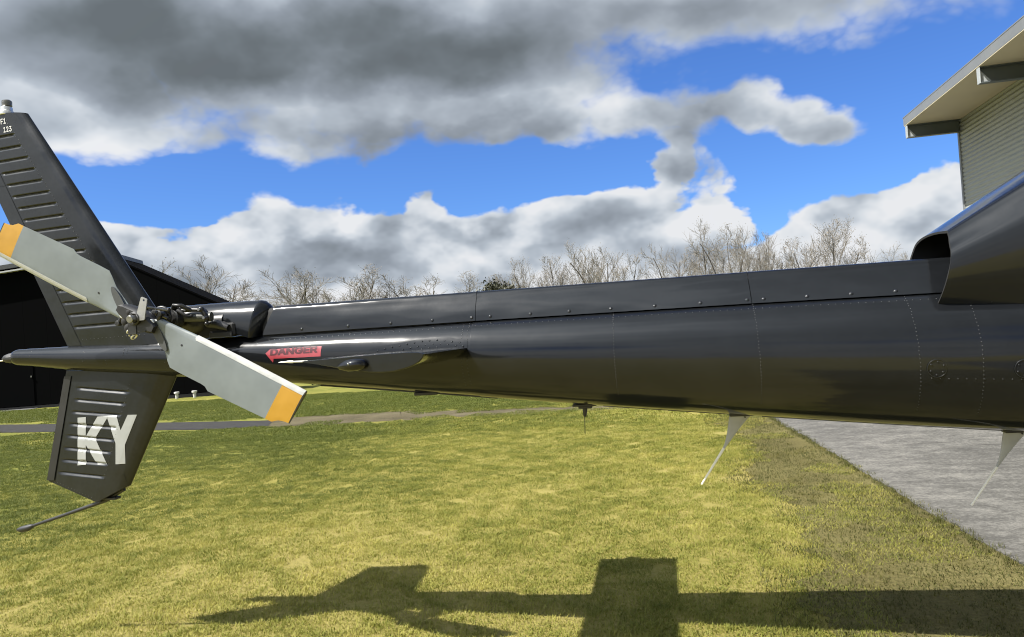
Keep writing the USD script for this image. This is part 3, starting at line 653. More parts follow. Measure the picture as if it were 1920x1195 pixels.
TREES = [
    (0, -38.2, 58, .108, 1.0, 'bare tree just right of the tail fin, half hidden by the black shed roof'), (2, -36.0, 62, .117, 1.0, 'bare tree rising over the middle of the black shed roof slope'), (3, -33.6, 56, .106, 1.05, 'bare tree over the lower end of the black shed roof'),
    (5, -32.2, 60, .086, 1.1, 'low leaning bare tree just past the end of the black shed roof'), (1, -30.7, 64, .070, 1.0, 'smallest bare tree, alone above the gearbox fairing'), (2, -28.0, 55, .098, 1.05, 'spreading bare tree above the right end of the gearbox fairing'),
    (0, -25.6, 56, .103, 1.15, 'broad bare tree with dark forked limbs, tallest of the clump behind the fairing'), (4, -23.2, 58, .086, 1.0, 'thin twiggy bare tree at the right edge of the clump behind the fairing'), (0, -17.2, 57, .087, 1.1, 'fan shaped bare tree standing alone in the middle of the sky gap'),
    (4, -11.6, 64, .079, 1.1, 'pale bare tree behind the dark evergreen'), (4, -8.9, 52, .098, 1.0, 'dense tan catkin covered tree to the right of the evergreen'), (1, -6.5, 58, .098, 0.8, 'narrow grey bare tree between two denser tan trees'),
    (1, -3.6, 50, .112, 1.05, 'tall dense tan tree with upright branches'), (3, 0.2, 54, .103, 0.95, 'sparse bare tree with one bent limb, beside the tall dense tan tree'), (5, 2.4, 58, .118, 0.9, 'slim bare tree with a straight dark stem'),
    (0, 4.8, 52, .124, 0.95, 'tallest forked bare tree over the spine fairing'), (1, 6.6, 58, .110, 0.8, 'pale thin bare tree squeezed between two forked trees'), (5, 8.1, 53, .108, 0.95, 'many stemmed bare tree left of the rightmost tall tree'),
    (1, 10.9, 50, .117, 1.05, 'rightmost tall bare tree with several upright stems'), (0, 15.2, 60, .069, 1.1, 'low twiggy bare tree beside the cowling, set apart on the right'),
]
for k, az, dist, te, w, lab in TREES: plant_tree(k, az, dist, te, w, lab)

# the dark evergreen
EVER = M('evergreen_leaf', {'g': ('geometry', {}), 'n': ('noise_texture', {'scale': 1.6, 'detail': 4.0}), 'r': ('rgb_ramp', {'ramp': [(0.3, (0.0126, 0.0154, 0.00644)), (0.6, (0.035, 0.035, 0.01288)), (0.8, (0.063, 0.0525, 0.02254))]}), 'p': ('principled_bsdf', {'roughness': 0.6})},
         [('g.position', 'n.vector'), ('n.fac', 'r.fac'), ('r.color', 'p.base_color')])
a = math.radians(-12.9); ex, ey = math.sin(a) * 50, CAM[1] + math.cos(a) * 50; ez = float(ground_z(ex, ey)); Hh = CAM[2] + .073 * 50 - ez
t = thing('evergreen_tree', 'dark round topped evergreen tree peeping over the boom', 'tree', (ex, ey, ez - 0.08))
part(t, 'trunk', tube([(ex, ey, ez - 0.1), (ex + 0.1, ey, ez + Hh * 0.35), (ex, ey, ez + Hh * 0.8)], [0.28, 0.2, 0.08], 9), BARK, smooth=True)
r = np.random.default_rng(77); cl = []
while len(cl) < 210:
    u = r.normal(size=3); u /= np.linalg.norm(u); rad = 0.45 + 0.40 * r.random()
    c = np.array([ex, ey, ez + Hh * 0.62]) + u * np.array([2.3, 2.3, Hh * 0.36]) * rad
    cl.append(c)
cl = np.array(cl); cl = cl[meshkit.noise(cl * 0.9, 4) > 0.30]
part(t, 'crown', specks(cl, r, 0.10, 150, 0.22), EVER)

# ------------------------------------------------------------------ weeds and lumber at the foot of the trees
WEED = plain('hedge_weed_green', (0.055, 0.06, 0.03), 0.9, var=0.5, scale=4)
def weed(px_az, dist, hgt, w, lab, seed):
    a = math.radians(px_az); x, y = math.sin(a) * dist, CAM[1] + math.cos(a) * dist; z = float(ground_z(x, y)); r = np.random.default_rng(seed)
    t = thing('shrub', lab, 'shrub', (x, y, z))
    stems = []
    for k in range(9):
        q = r.normal(0, w * 0.28, 2); stems.append(((x, y, z - 0.03), (x + q[0], y + q[1], z + hgt * (0.7 + 0.3 * r.random())), 0.014, 0.005))
    stems = [(np.array(s_[0]), np.array(s_[1]), s_[2], s_[3]) for s_ in stems]
    part(t, 'stems', tubes(stems, 4), BARK)
    c = np.array([x, y, z + hgt * 0.5]) + r.normal(0, 1, (60, 3)) * np.array([w * 0.36, w * 0.36, hgt * 0.22])
    c[:, 2] = np.maximum(c[:, 2], z + 0.03)
    part(t, 'leaves', specks(c, r, 0.045, 24, 0.09), WEED)
weed(-26.2, 36, 0.55, 0.8, 'low dark shrub at the field edge right of the yellow blade tip', 1)
weed(-25.2, 37, 0.45, 0.7, 'scrubby grey green shrub between a dark shrub and a fallen rail', 2)
weed(-23.3, 37, 0.42, 0.9, 'ragged low shrub in the middle of the field edge', 3)
weed(-22.0, 38, 0.38, 1.0, 'wide flat shrub close under the boom at the field edge', 4)
LUMBER = plain('bleached_timber', (0.42, 0.39, 0.33), 0.85, var=0.25, scale=8)
def rail(az0, d0, h0, az1, d1, h1):
    P = []
    for az_, d_, h_ in ((az0, d0, h0), (az1, d1, h1)):
        a = math.radians(az_); x, y = math.sin(a) * d_, CAM[1] + math.cos(a) * d_; P.append(np.array([x, y, float(ground_z(x, y)) + h_]))
    return P
P = rail(-24.4, 36.5, 0.0, -24.1, 36.8, 0.55)
t = thing('fallen_rail', 'bleached timber rail leaning at the field edge', 'rail', P[0]); part(t, 'timber', tube([P[0] - [0, 0, .05], P[1]], [0.06, 0.05], 6), LUMBER)
P = rail(-21.1, 37, 0.0, -20.55, 37.2, 0.0)
t = thing('hurdle', 'small pale timber hurdle standing at the field edge', 'hurdle', P[0])
for p in P: part(t, 'post', tube([p - [0, 0, .05], p + [0, 0, 0.36]], [0.03, 0.03], 6), LUMBER)
part(t, 'rail', tube([P[0] + [0, 0, .32], P[1] + [0, 0, .32]], [0.028, 0.028], 6), LUMBER)
part(t, 'rail', tube([P[0] + [0, 0, .16], P[1] + [0, 0, .16]], [0.022, 0.022], 6), LUMBER)

# ------------------------------------------------------------------ helicopter: x along the boom to the nose, -y the near side
from scipy.interpolate import PchipInterpolator
HELI = thing('helicopter', 'glossy charcoal helicopter tail boom with fins, yellow tipped tail rotor and engine cowling', 'helicopter', (3.9, 0.0, 0.0))
def P(name, mesh, mat, smooth=30, label=None, kind=None, parent=HELI):
    return part(parent, name, mesh, mat, smooth=smooth, label=label, kind=kind)
ZB = PchipInterpolator(*np.array([(-3.95, 1.712), (-3.866, 1.705), (-3.454, 1.650), (-2.985, 1.598), (-2.569, 1.556), (-1.975, 1.492), (-1.294, 1.413), (-0.436, 1.309), (0.096, 1.249), (0.599, 1.193), (1.076, 1.142), (1.527, 1.096), (3.3, 0.93)]).T)
ZT = PchipInterpolator(*np.array([(-3.95, 1.803), (-3.44, 1.797), (-3.08, 1.793), (-2.28, 1.788), (-1.0, 1.79), (0.4, 1.792), (1.5, 1.795), (3.3, 1.81)]).T)
bc = lambda x: (ZB(x) + ZT(x)) / 2
br = lambda x: (ZT(x) - ZB(x)) / 2
def ring_at(x, off=0.0, n=72):
    a = np.arange(n) * 2 * np.pi / n; r = float(br(x)) + off
    return np.c_[np.full(n, x), -r * np.sin(a), float(bc(x)) + r * np.cos(a)]
def boom_map(x, z, lift):
    r = br(x); y = -np.sqrt(np.maximum(r * r - (z - bc(x)) ** 2, 1e-6)) ; n = np.stack([0 * x, y, z - bc(x)], -1) / r[:, None]
    return np.stack([x, y, z], -1) + n * lift
def boom_at(x, deg, lift=0.0):
    """deg from the top, towards the near side"""
    a = math.radians(deg); n = np.array([0, -math.sin(a), math.cos(a)]); return np.array([x, 0, float(bc(x))]) + n * (float(br(x)) + lift), n
JOINT = -0.985
rear = [ring_at(x) for x in np.linspace(-3.87, JOINT + 0.01, 70)]
cap_r = [np.array([-3.87 - 0.055 * math.sin(t), 0, 0]) + (ring_at(-3.87) - [-3.87, 0, float(bc(-3.87))]) * [0, math.cos(t) ** 0.8, math.cos(t) ** 0.8] + [0, 0, float(bc(-3.87))] for t in (1.5, 1.25, 0.95, 0.6, 0.3)]
P('boom_section', loft(cap_r + rear), BLACK_PAINT, smooth=40, label='slim rear boom section carrying the stabilizer')
front = [ring_at(JOINT, 0.0), ring_at(JOINT + 0.0005, 0.0028)] + [ring_at(x, 0.003) for x in np.linspace(JOINT + 0.005, 3.2, 84)]
P('boom_section', loft(front), BLACK_PAINT, smooth=40, label='thick front boom section')
# tail cone tip with its lamp
P('tail_lamp', join([tube([(-3.90, -0.005, 1.754), (-3.935, -0.01, 1.752), (-3.965, -0.012, 1.751), (-3.985, -0.012, 1.750)], [0.034, 0.030, 0.022, 0.008], 14), box((-3.90, -0.035, 1.752), (0.075, 0.018, 0.022), 0.004)]), DARK)
P('static_wick', tube([(-3.97, -0.01, 1.742), (-4.05, -0.01, 1.738), (-4.10, -0.01, 1.737)], [0.004, 0.007, 0.002], 6), ANT_ROD)

# rivet lines round and along the boom
rp, rn = [], []
def riv(x, deg, lift=0.003): p, n = boom_at(x, deg, lift); rp.append(p); rn.append(n)
for x, step in ((-0.258, 3.3), (0.402, 3.1), (1.058, 3.0), (1.30, 3.0), (1.75, 3.0), (2.4, 3.0)):
    for d in np.arange(24, 136, step): riv(x + 0.012 * (RNG.random() - 0.5) * 0.2, d)
for d in np.arange(30, 132, 5.2):
    riv(JOINT - 0.016, d, 0.0); riv(JOINT - 0.045, d + 2.6, 0.0)
for x in np.arange(1.10, 3.0, 0.034): riv(x, 105)
for x in np.arange(-2.15, 2.0, 0.032):
    p, n = boom_at(x, math.degrees(math.asin(min(0.95, (np.interp(x, [-2.2, -0.95, 0.4, 1.2], [0.07, 0.105, 0.15, 0.185]) + 0.022) / float(br(x))))), 0.0 if x < JOINT else 0.003); rp.append(p); rn.append(n)
for x, ds in ((-3.08, (52, 58, 64, 70, 76)), (-3.055, (50, 56, 63, 69)), (-3.36, (60, 100)), (-3.2, (95, 110)), (-2.8, (100, 120)), (-3.75, (45, 80))):
    for d in ds: riv(x, d, 0.0)
P('boom_rivets', dome_rivets(rp, rn, 0.0034, 0.0014), RIVET, smooth=True, kind='stuff')

# round access covers low on the boom side
for x in (1.121, 1.452):
    p, n = boom_at(x, 97, 0.004); a, b = np.array([1.0, 0, 0]), np.cross(n, [1.0, 0, 0])
    c = P('access_cover', sheet(Point(p[0], p[2]).buffer(0.038, 20), boom_map, 0.012, 0.0046), BLACK_PAINT, smooth=True)
    P('cover_ring', torus(p + n * 0.0008, n, 0.039, 0.0013, 34, 6), RIVET, parent=c)
    for k in range(6):
        t = 2 * math.pi * k / 6 + 0.4; q_ = p + (a * math.cos(t) + b * math.sin(t)) * 0.029 + n * 0.002
        P('cover_screw', dome_rivets([q_], [n], 0.004, 0.002), SCREW, parent=c, smooth=True)

# spine fairing: black inset strip painting the gap shade, three sheet panels, their screws
yb_ = lambda x: np.interp(x, [-2.3, -2.2, -0.95, 0.4, 1.2, 1.6], [0.068, 0.070, 0.105, 0.150, 0.185, 0.20])
def seam_z(x): return float(bc(x)) + math.sqrt(max(float(br(x)) ** 2 - yb_(x) ** 2, 0))
def spine_section(x, inset=0.0, drop=0.0):
    yb, zt, yt = yb_(x) - inset, np.interp(x, [-2.2, 1.3], [1.940, 1.914]) - inset, np.interp(x, [-2.2, 1.3], [0.030, 0.045])
    zb = seam_z(x) + 0.013 - drop; L = []
    for k in np.linspace(0, 1, 7): L.append((-(yb + (yt + 0.010 - yb) * k) - 0.006 * math.sin(math.pi * k), zb + (zt - 0.030 - zb) * k))
    L += [(-yt - 0.006, zt - 0.017), (-yt + 0.002, zt - 0.007), (-yt + 0.014, zt - 0.0015), (-yt + 0.026, zt)]
    L = L + [(-y, z) for y, z in L[::-1]]
    return np.array([(x, y, z) for y, z in L])
P('spine_base', loft([spine_section(x, 0.007, 0.045) for x in np.linspace(-2.205, 1.5, 40)]), PITCH)
for a, b, lab in ((-2.20, -0.972, 'rear spine panel with slanted end'), (-0.969, 0.397, 'middle spine panel with visible dents'), (0.400, 1.62, 'front spine panel running under the cowling')):
    secs = [spine_section(x) for x in np.linspace(a, b, 40)]
    if a < -2:
        for s_ in secs:
            w_ = np.clip(1 - (s_[:, 0] - a) / 0.3, 0, 1); s_[:, 0] += 0.065 * w_ * np.clip((s_[:, 2] - 1.79) / 0.15, 0, 1)
    lo_ = [np.array(s_) for s_ in secs]
    P('spine_panel', loft(lo_), SPINE_PAINT, smooth=50, label=lab)
scr = [(-1.679, 1.795), (-1.436, 1.793), (-1.205, 1.794), (-0.992, 1.791), (-0.892, 1.788), (-0.681, 1.784), (-0.481, 1.781), (-0.272, 1.779), (-0.055, 1.774), (0.165, 1.771), (0.385, 1.767), (0.461, 1.764), (0.659, 1.762), (0.855, 1.76), (1.049, 1.755), (-1.95, 1.80)]
for x, z in scr:
    xt = x * (3.85 - yb_(x)) / 3.75 + 0.0; s_ = spine_section(xt); k = 0.14
    p = s_[0] + (s_[6] - s_[0]) * k; t_ = s_[6] - s_[0]; n = np.array([0, -t_[2], t_[1]]); n /= np.linalg.norm(n)
    if n[1] > 0: n = -n
    P('screw', tube([p - n * 0.002, p + n * 0.0035, p + n * 0.006, p + n * 0.0068], [0.0095, 0.0092, 0.006, 0.001], 12), SCREW, smooth=40)

# gearbox fairing: a rounded half barrel over the rear of the spine
def barrel(x, r, zc, ry, lean=0.0, n=22):
    out = []
    for k in range(n):
        t = math.pi * (-0.06 + 1.12 * k / (n - 1)); out.append((x + lean * (math.sin(t)), -ry * math.cos(t), zc + r * math.sin(t)))
    return np.array(out)
fx = [(-2.86, 0.100, 1.875, 0.075, 0), (-2.84, 0.112, 1.872, 0.088, 0), (-2.7, 0.116, 1.868, 0.098, 0), (-2.5, 0.128, 1.855, 0.108, 0.01), (-2.35, 0.150, 1.832, 0.112, 0.02), (-2.26, 0.176, 1.804, 0.114, 0.03)]
secs = [barrel(*f_) for f_ in fx]
P('gearbox_fairing', loft(secs, closed=True), BLACK_PAINT, smooth=45)
lip = [barrel(-2.2598, 0.1762, 1.804, 0.1142, 0.030), barrel(-2.252, 0.173, 1.803, 0.111, 0.040), barrel(-2.238, 0.155, 1.800, 0.094, 0.052), barrel(-2.222, 0.128, 1.797, 0.066, 0.060)]
P('fairing_lip', loft(lip, closed=True), BLACK_PAINT, smooth=45)

# ---- fins
def fin_profile(s):
    return np.interp(s, [0, .008, .025, .06, .12, .22, .36, .6, .85, 1.0], [0.02, .28, .50, .76, .95, 1.0, .93, .62, .26, .09])
U_ = np.r_[np.linspace(0, 0.62, 34), np.linspace(0.64, 0.9, 14), np.array([.915, .93, .945, .957, .967, .976, .984, .990, .995, .998, 1.0])]
def groove_shape(dz):
    return np.where(dz > 0, 1 - smoothstep(dz, 0.0, 0.008), np.clip(1 + dz / 0.0150, 0, 1))
class Fin:
    def __init__(self, top, bot, tmax_top, tmax_bot, grooves, depth=0.0100):
        self.top, self.bot, self.tt, self.tb, self.gr, self.depth = top, bot, tmax_top, tmax_bot, grooves, depth
    def xz(self, u, v):
        t, b = self.top(u), self.bot(u); return t * v[:, None] + b * (1 - v[:, None])
    def half(self, u, v, x, z):
        h = fin_profile(1 - u) * (self.tt * v + self.tb * (1 - v))
        d = np.zeros_like(h)
        for f in self.gr:
            z0, xa, xb = f(x, z)
            d = np.maximum(d, groove_shape(z - z0) * smoothstep(x, xa, xa + 0.022) * (1 - smoothstep(x, xb - 0.022, xb)))
        return h - np.minimum(self.depth, h * 0.75) * d
    def skin(self, nv, vmax=1.0):
        vs = np.linspace(0, vmax, nv); secs = []
        for v in vs:
            vv = np.full(len(U_), v); q_ = self.xz(U_, vv); h = self.half(U_, vv, q_[:, 0], q_[:, 1])
            near = np.c_[q_[:, 0], -h, q_[:, 1]]; far = np.c_[q_[:, 0], h, q_[:, 1]]
            secs.append(np.vstack([near, far[::-1][1:]]))
        n = len(secs[0]); V = np.vstack(secs); i, j = np.meshgrid(np.arange(nv - 1), np.arange(n), indexing='ij'); a = (i * n + j).ravel(); b = (i * n + (j + 1) % n).ravel()
        F = np.vstack([np.c_[a, a + n, b + n], np.c_[a, b + n, b]])
        caps_v, caps_f = loft([secs[0], secs[0] * 1.0], caps=False)[0:2]
        tri = []
        m = len(U_)
        for base, flip in ((0, False), ((nv - 1) * n, True)):
            for k in range(m - 1):
                a0, a1 = base + k, base + k + 1; b0 = base + (n - k if k > 0 else 0) if k > 0 else base + 0; b1 = base + n - k - 1 if n - k - 1 >= m - 1 else base + m - 1
                tri += [(a0, b1, a1), (a0, b0, b1)] if not flip else [(a0, a1, b1), (a0, b1, b0)]
        return V, np.vstack([F, np.array(tri)])
    def near_y(self, x, z):
        """near side skin at (x, z): solves for u, v by Newton steps"""
        u = np.full(len(x), 0.5); v = np.full(len(x), 0.5)
        for _ in range(25):
            q_ = self.xz(u, v); e = 1e-4; du = (self.xz(u + e, v) - q_) / e; dv = (self.xz(u, v + e) - q_) / e
            det = du[:, 0] * dv[:, 1] - du[:, 1] * dv[:, 0]; r0, r1 = x - q_[:, 0], z - q_[:, 1]
            u = np.clip(u + (r0 * dv[:, 1] - r1 * dv[:, 0]) / det, -0.2, 1.2); v = np.clip(v + (du[:, 0] * r1 - du[:, 1] * r0) / det, -0.2, 1.2)
        return -self.half(np.clip(u, 0, 1), v, x, z)
    def map(self):
        return lambda x, z, lift: np.c_[x, self.near_y(x, z) - lift, z]
ute = lambda z: -3.515 - 0.4654 * (z - 1.79)
ule = lambda z: -2.79 - 0.640 * (z - 1.79)
ur = lambda z: -3.281 - 0.615 * (z - 2.288)
def u_top(u): x = -4.207 + u * 0.495; return np.stack([x, 3.277 - 0.046 * u], -1)
def u_bot(u): x = ute(1.775) + u * (ule(1.775) - ute(1.775)); return np.stack([x, np.full_like(u, 1.775)], -1)
ug = [(lambda x, z, z0=3.104 - 0.0745 * k: (z0 + 0 * x, ute(z0) + 0.108 + 0 * x, ur(z0) + 0.002 + 0 * x)) for k in range(17)]
UPPER = Fin(u_top, u_bot, 0.034, 0.058, ug)
uf = P('upper_fin', UPPER.skin(560), FIN_PAINT, smooth=50, label='swept upper fin with pressed horizontal grooves')
def v_top(u): return np.stack([-3.545 + u * 0.752, 1.655 - 0.055 * u], -1)
def v_bot(u):
    x = -3.718 + u * 0.563; return np.stack([x, np.interp(x, [-3.718, -3.362, -3.155], [0.996, 0.866, 0.956])], -1)
vl = [(-3.473, 1.549), (-3.493, 1.48), (-3.516, 1.408), (-3.54, 1.336), (-3.563, 1.267), (-3.587, 1.195), (-3.611, 1.123), (-3.638, 1.05)]
vr = [(-3.113, 1.508), (-3.142, 1.441), (-3.176, 1.377), (-3.206, 1.304), (-3.229, 1.233), (-3.259, 1.162), (-3.286, 1.094), (-3.316, 1.019)]
vg = [(lambda x, z, a=a, b=b: (a[1] + (x - a[0]) * (b[1] - a[1]) / (b[0] - a[0]), a[0] + 0 * x, b[0] + 0.015 + 0 * x)) for a, b in zip(vl, vr)]
LOWER = Fin(v_top, v_bot, 0.044, 0.036, vg)
lf = P('lower_fin', LOWER.skin(300), FIN_PAINT, smooth=50, label='lower fin lettered KY')
# trailing edge strips, 2 mm proud, in a few lengths
for z0, z1 in ((1.80, 2.30), (2.305, 2.80), (2.805, 3.24)):
    q_ = Polygon([(ute(z0) - 0.004, z0), (ute(z0) + 0.098, z0), (ute(z1) + 0.098, z1), (ute(z1) - 0.004, z1)])
    P('trailing_edge_strip', join([sheet(q_, UPPER.map(), 0.03, 0.0022), sheet(q_, lambda x, z, l: UPPER.map()(x, z, l) * [1, -1, 1], 0.03, 0.0022)]), FIN_PAINT, parent=uf)
q_ = Polygon([(-3.556, 1.62), (-3.508, 1.62), (-3.672, 1.002), (-3.722, 1.002)])
def lower_strip(x, z, l): return np.c_[x, np.minimum(LOWER.near_y(x, z), -0.009) - l, z]
P('trailing_edge_strip', sheet(q_, lower_strip, 0.03, 0.003), DARK, parent=lf)
# fin rivets
def fin_rivets(fin, line, step, stagger=0.0):
    pts, L = [], LineString(line)
    for k, s_ in enumerate(np.arange(0.01, L.length, step)):
        p = L.interpolate(s_); pts.append((p.x + (stagger if k % 2 else 0), p.y))
    pts = np.array(pts); y = fin.near_y(pts[:, 0], pts[:, 1]); return np.c_[pts[:, 0], y, pts[:, 1]]
pts = np.vstack([fin_rivets(UPPER, [(ur(3.22), 3.22), (ur(1.95), 1.95)], 0.024, 0.006), fin_rivets(UPPER, [(ute(1.86) + 0.10, 1.832), (-2.95, 1.832)], 0.03), fin_rivets(UPPER, [(ute(3.2) + 0.05, 3.2), (ute(1.9) + 0.05, 1.9)], 0.21)])
P('fin_rivets', dome_rivets(pts, np.tile([0, -1, 0.0], (len(pts), 1)), 0.0034, 0.0018), RIVET, smooth=True, kind='stuff', parent=uf)
lines = [([(-3.085, 1.56), (-3.325, 0.95)], 0.028), ([(-3.70, 1.005), (-3.37, 0.885)], 0.022), ([(-3.36, 0.885), (-3.17, 0.97)], 0.024), ([(-3.36, 0.91), (-3.20, 0.985)], 0.024), ([(-3.34, 0.935), (-3.22, 0.995)], 0.024)]
pts = np.vstack([fin_rivets(LOWER, l_, s_, 0.0) for l_, s_ in lines])
P('fin_rivets', dome_rivets(pts, np.tile([0, -1, 0.0], (len(pts), 1)), 0.0036, 0.002), RIVET, smooth=True, kind='stuff', parent=lf)
q_ = Polygon([(-3.40, 0.88), (-3.362, 0.868), (-3.157, 0.958), (-3.165, 1.03), (-3.30, 0.99), (-3.36, 0.955)])
P('doubler_plate', sheet(q_, LOWER.map(), 0.02, 0.0025), FIN_PAINT, parent=lf)
# lettering
Kst = Polygon([(-3.4764, 1.370), (-3.4147, 1.3726), (-3.431, 1.0904), (-3.4927, 1.087)])
Kar = Polygon([(-3.4264, 1.2495), (-3.3286, 1.3709), (-3.2509, 1.3727), (-3.3541, 1.2448), (-3.2775, 1.091), (-3.3455, 1.0899), (-3.4261, 1.2116)])
Y_ = Polygon([(-3.2626, 1.3737), (-3.1918, 1.3735), (-3.1674, 1.2857), (-3.1134, 1.3741), (-3.0504, 1.3724), (-3.1435, 1.2014), (-3.1514, 1.0892), (-3.2162, 1.0891), (-3.2076, 1.21)])
P('letter', sheet(shapely.union_all([Kst, Kar.buffer(0.001)]), LOWER.map(), 0.009, 0.0016), LETTER_GREY, parent=lf, label='pale grey letter K')
P('letter', sheet(Y_, LOWER.map(), 0.009, 0.0016), LETTER_GREY, parent=lf, label='pale grey letter Y')
def text_poly(text, height, bold=True):
    m = meshkit.text_mesh(text, height, 0.002, bold); v, f = np.array(m.vertices), np.array(m.faces)
    keep = (v[f][:, :, 2] < 1e-6).all(1); return shapely.union_all([Polygon(v[t][:, :2]) for t in f[keep]])
def set_text(text, height, right, base, squeeze, mapper, lift, mat, parent, label, slope=0.0, size=0.01, fat=0.0):
    g = text_poly(text, height).buffer(fat); b = g.bounds
    g = shapely.affinity.scale(g, squeeze, 1, origin=(b[2], b[1])); g = shapely.affinity.translate(g, right - b[2], base - b[1])
    if slope: g = shapely.affinity.skew(g, 0, math.degrees(math.atan(slope)), origin=(right, base))
    P('lettering', sheet(g, mapper, size, lift), mat, parent=parent, label=label)
set_text('F1', 0.031, -3.838, 3.176, 0.85, UPPER.map(), 0.0015, LETTER_WHITE, uf, 'small white characters F1')
set_text('123', 0.031, -3.799, 3.1015 + 0.022, 0.82, UPPER.map(), 0.0015, LETTER_WHITE, uf, 'small white digits 123')
# beacon on the fin top
bk = P('beacon', join([cyl((-3.864, 0, 3.235), (-3.864, 0, 3.262), 0.042, 20, bev=0.004), cyl((-3.862, 0, 3.262), (-3.862, 0, 3.288), 0.033, 20, bev=0.003)]), ALU)
P('beacon_lens', join([cyl((-3.858, 0, 3.288), (-3.858, 0, 3.330), 0.028, 20, bev=0.006)] + [torus((-3.858, 0, z), (0, 0, 1), 0.0275, 0.0016, 20, 5) for z in (3.296, 3.304, 3.312, 3.320)]), plain('smoky_beacon_lens', (0.12, 0.12, 0.115), 0.15, coat=0.6), parent=bk)
# tail guard rod
sk = P('tail_guard', tube([(-3.20, 0, 0.935), (-3.325, 0, 0.872), (-3.60, 0, 0.795), (-3.87, 0, 0.722)], [0.012, 0.012, 0.0105, 0.0095], 10), DARK)
P('guard_shoe', tube([(-3.85, 0, 0.728), (-3.88, 0, 0.717), (-3.93, 0, 0.706), (-3.965, 0, 0.704)], [0.012, 0.019, 0.020, 0.008], 12), DARK, parent=sk)
P('guard_bracket', box((-3.30, 0, 0.884), (0.11, 0.05, 0.014), 0.003), DARK, parent=sk)

# ---- stabilizer
TEx, LEx, ZS = -1.548, -1.000, 1.652
def stab_section(y, k=1.0, n=16):
    c = LEx - TEx; s_ = (1 - np.cos(np.linspace(0, np.pi, n))) / 2
    up = np.interp(s_, [0, .02, .06, .15, .4, .7, 1], [0, .006, .009, .011, .010, .006, .0015]); lo = np.interp(s_, [0, .015, .05, .12, .25, .4, .6, .8, 1], [0, .016, .032, .048, .061, .062, .046, .022, .0015])
    x = LEx - s_ * c; zc = ZS - 0.012
    top = np.c_[x, np.full(n, y), zc + up * k]; bot = np.c_[x, np.full(n, y), zc - lo * k]
    return np.vstack([top, bot[::-1][1:-1]])
st = P('stabilizer', loft([stab_section(y) for y in np.linspace(-0.872, 0.872, 15)]), BLACK_PAINT, smooth=40)
for sgn in (-1, 1):
    o = stab_section(0); c_ = o.mean(0); big = (o - c_) * [1.012, 1, 1.10] + c_
    P('tip_plate', loft([big + [0, sgn * 0.8725, 0], big + [0, sgn * 0.8725 + sgn * 0.010, 0], o * [1, 1, 1] + [0, sgn * 0.887, 0]]), FIN_PAINT, parent=st, smooth=30)
    lp = P('position_lamp', tube([(-1.385, sgn * 0.884, 1.609), (-1.37, sgn * 0.894, 1.610), (-1.33, sgn * 0.908, 1.613), (-1.295, sgn * 0.912, 1.615), (-1.268, sgn * 0.904, 1.616), (-1.258, sgn * 0.890, 1.616)], [0.003, 0.013, 0.024, 0.026, 0.022, 0.016], 16), GLASS_DARK, parent=st, smooth=True)
    P('lamp_screw', ball((-1.315, sgn * 0.934, 1.620), (0.005, 0.004, 0.005), 1), STEEL, parent=lp)
    P('static_wick', join([tube([(-1.535, sgn * 0.86, 1.641), (-1.60, sgn * 0.868, 1.643)], [0.004, 0.004], 6), tube([(-1.60, sgn * 0.868, 1.643), (-1.625, sgn * 0.87, 1.644), (-1.665, sgn * 0.875, 1.645)], [0.0065, 0.0055, 0.001], 6)]), ANT_ROD, parent=st)
    P('trailing_edge_bead', tube([(TEx + 0.004, sgn * 0.87, 1.6415), (TEx + 0.004, sgn * 0.2, 1.6415)], [0.003, 0.003], 6), FIN_PAINT, parent=st)
P('root_doubler', sheet(Polygon([(-1.5406, 1.63), (-1.5406, 1.6594), (-1.5091, 1.6757), (-1.4229, 1.6804), (-1.3286, 1.6905), (-1.2518, 1.7016), (-1.1764, 1.7045), (-1.0939, 1.6976), (-1.021, 1.681), (-0.998, 1.677), (-0.998, 1.585), (-1.02, 1.60)]), boom_map, 0.02, 0.0022), SPINE_PAINT, smooth=True, label='riveted doubler plate above the stabilizer root')
P('root_doubler', sheet(Polygon([(-1.2432, 1.645), (-1.2158, 1.6773), (-1.1695, 1.6831), (-1.1158, 1.6789), (-1.0809, 1.6469)]), boom_map, 0.02, 0.0045), SPINE_PAINT, smooth=True, label='small second doubler on the first')
rr_ = []
for x in np.arange(-1.53, -1.0, 0.041):
    zt_ = np.interp(x, [-1.54, -1.42, -1.25, -1.17, -1.02], [1.660, 1.679, 1.700, 1.703, 1.680])
    rr_ += [(x, zt_ - 0.014), (x + 0.02, zt_ - 0.034)] + ([(x, zt_ - 0.05)] if -1.3 < x else [])
rr_ = np.array([q2 for q2 in rr_ if q2[1] > 1.648]); rp2 = boom_map(rr_[:, 0], rr_[:, 1], 0.003); nn_ = boom_map(rr_[:, 0], rr_[:, 1], 1.0) - boom_map(rr_[:, 0], rr_[:, 1], 0.0)
P('doubler_rivets', dome_rivets(rp2, nn_, 0.0050, 0.0030, 8), SCREW, smooth=True, kind='stuff')
# DANGER arrow
dec = P('warning_arrow', sheet(Polygon([(-2.1528, 1.6785), (-2.1274, 1.6988), (-1.816, 1.6981), (-1.8199, 1.644), (-2.1032, 1.6472), (-2.1086, 1.6272)]), boom_map, 0.012, 0.0012), RED, smooth=True, label='red arrow pointing at the tail rotor')
set_text('DANGER', 0.031, -1.8385, 1.6645, 1.62, boom_map, 0.0022, DECAL_BLACK, dec, 'black word DANGER on the red arrow', size=0.012, fat=0.0016)

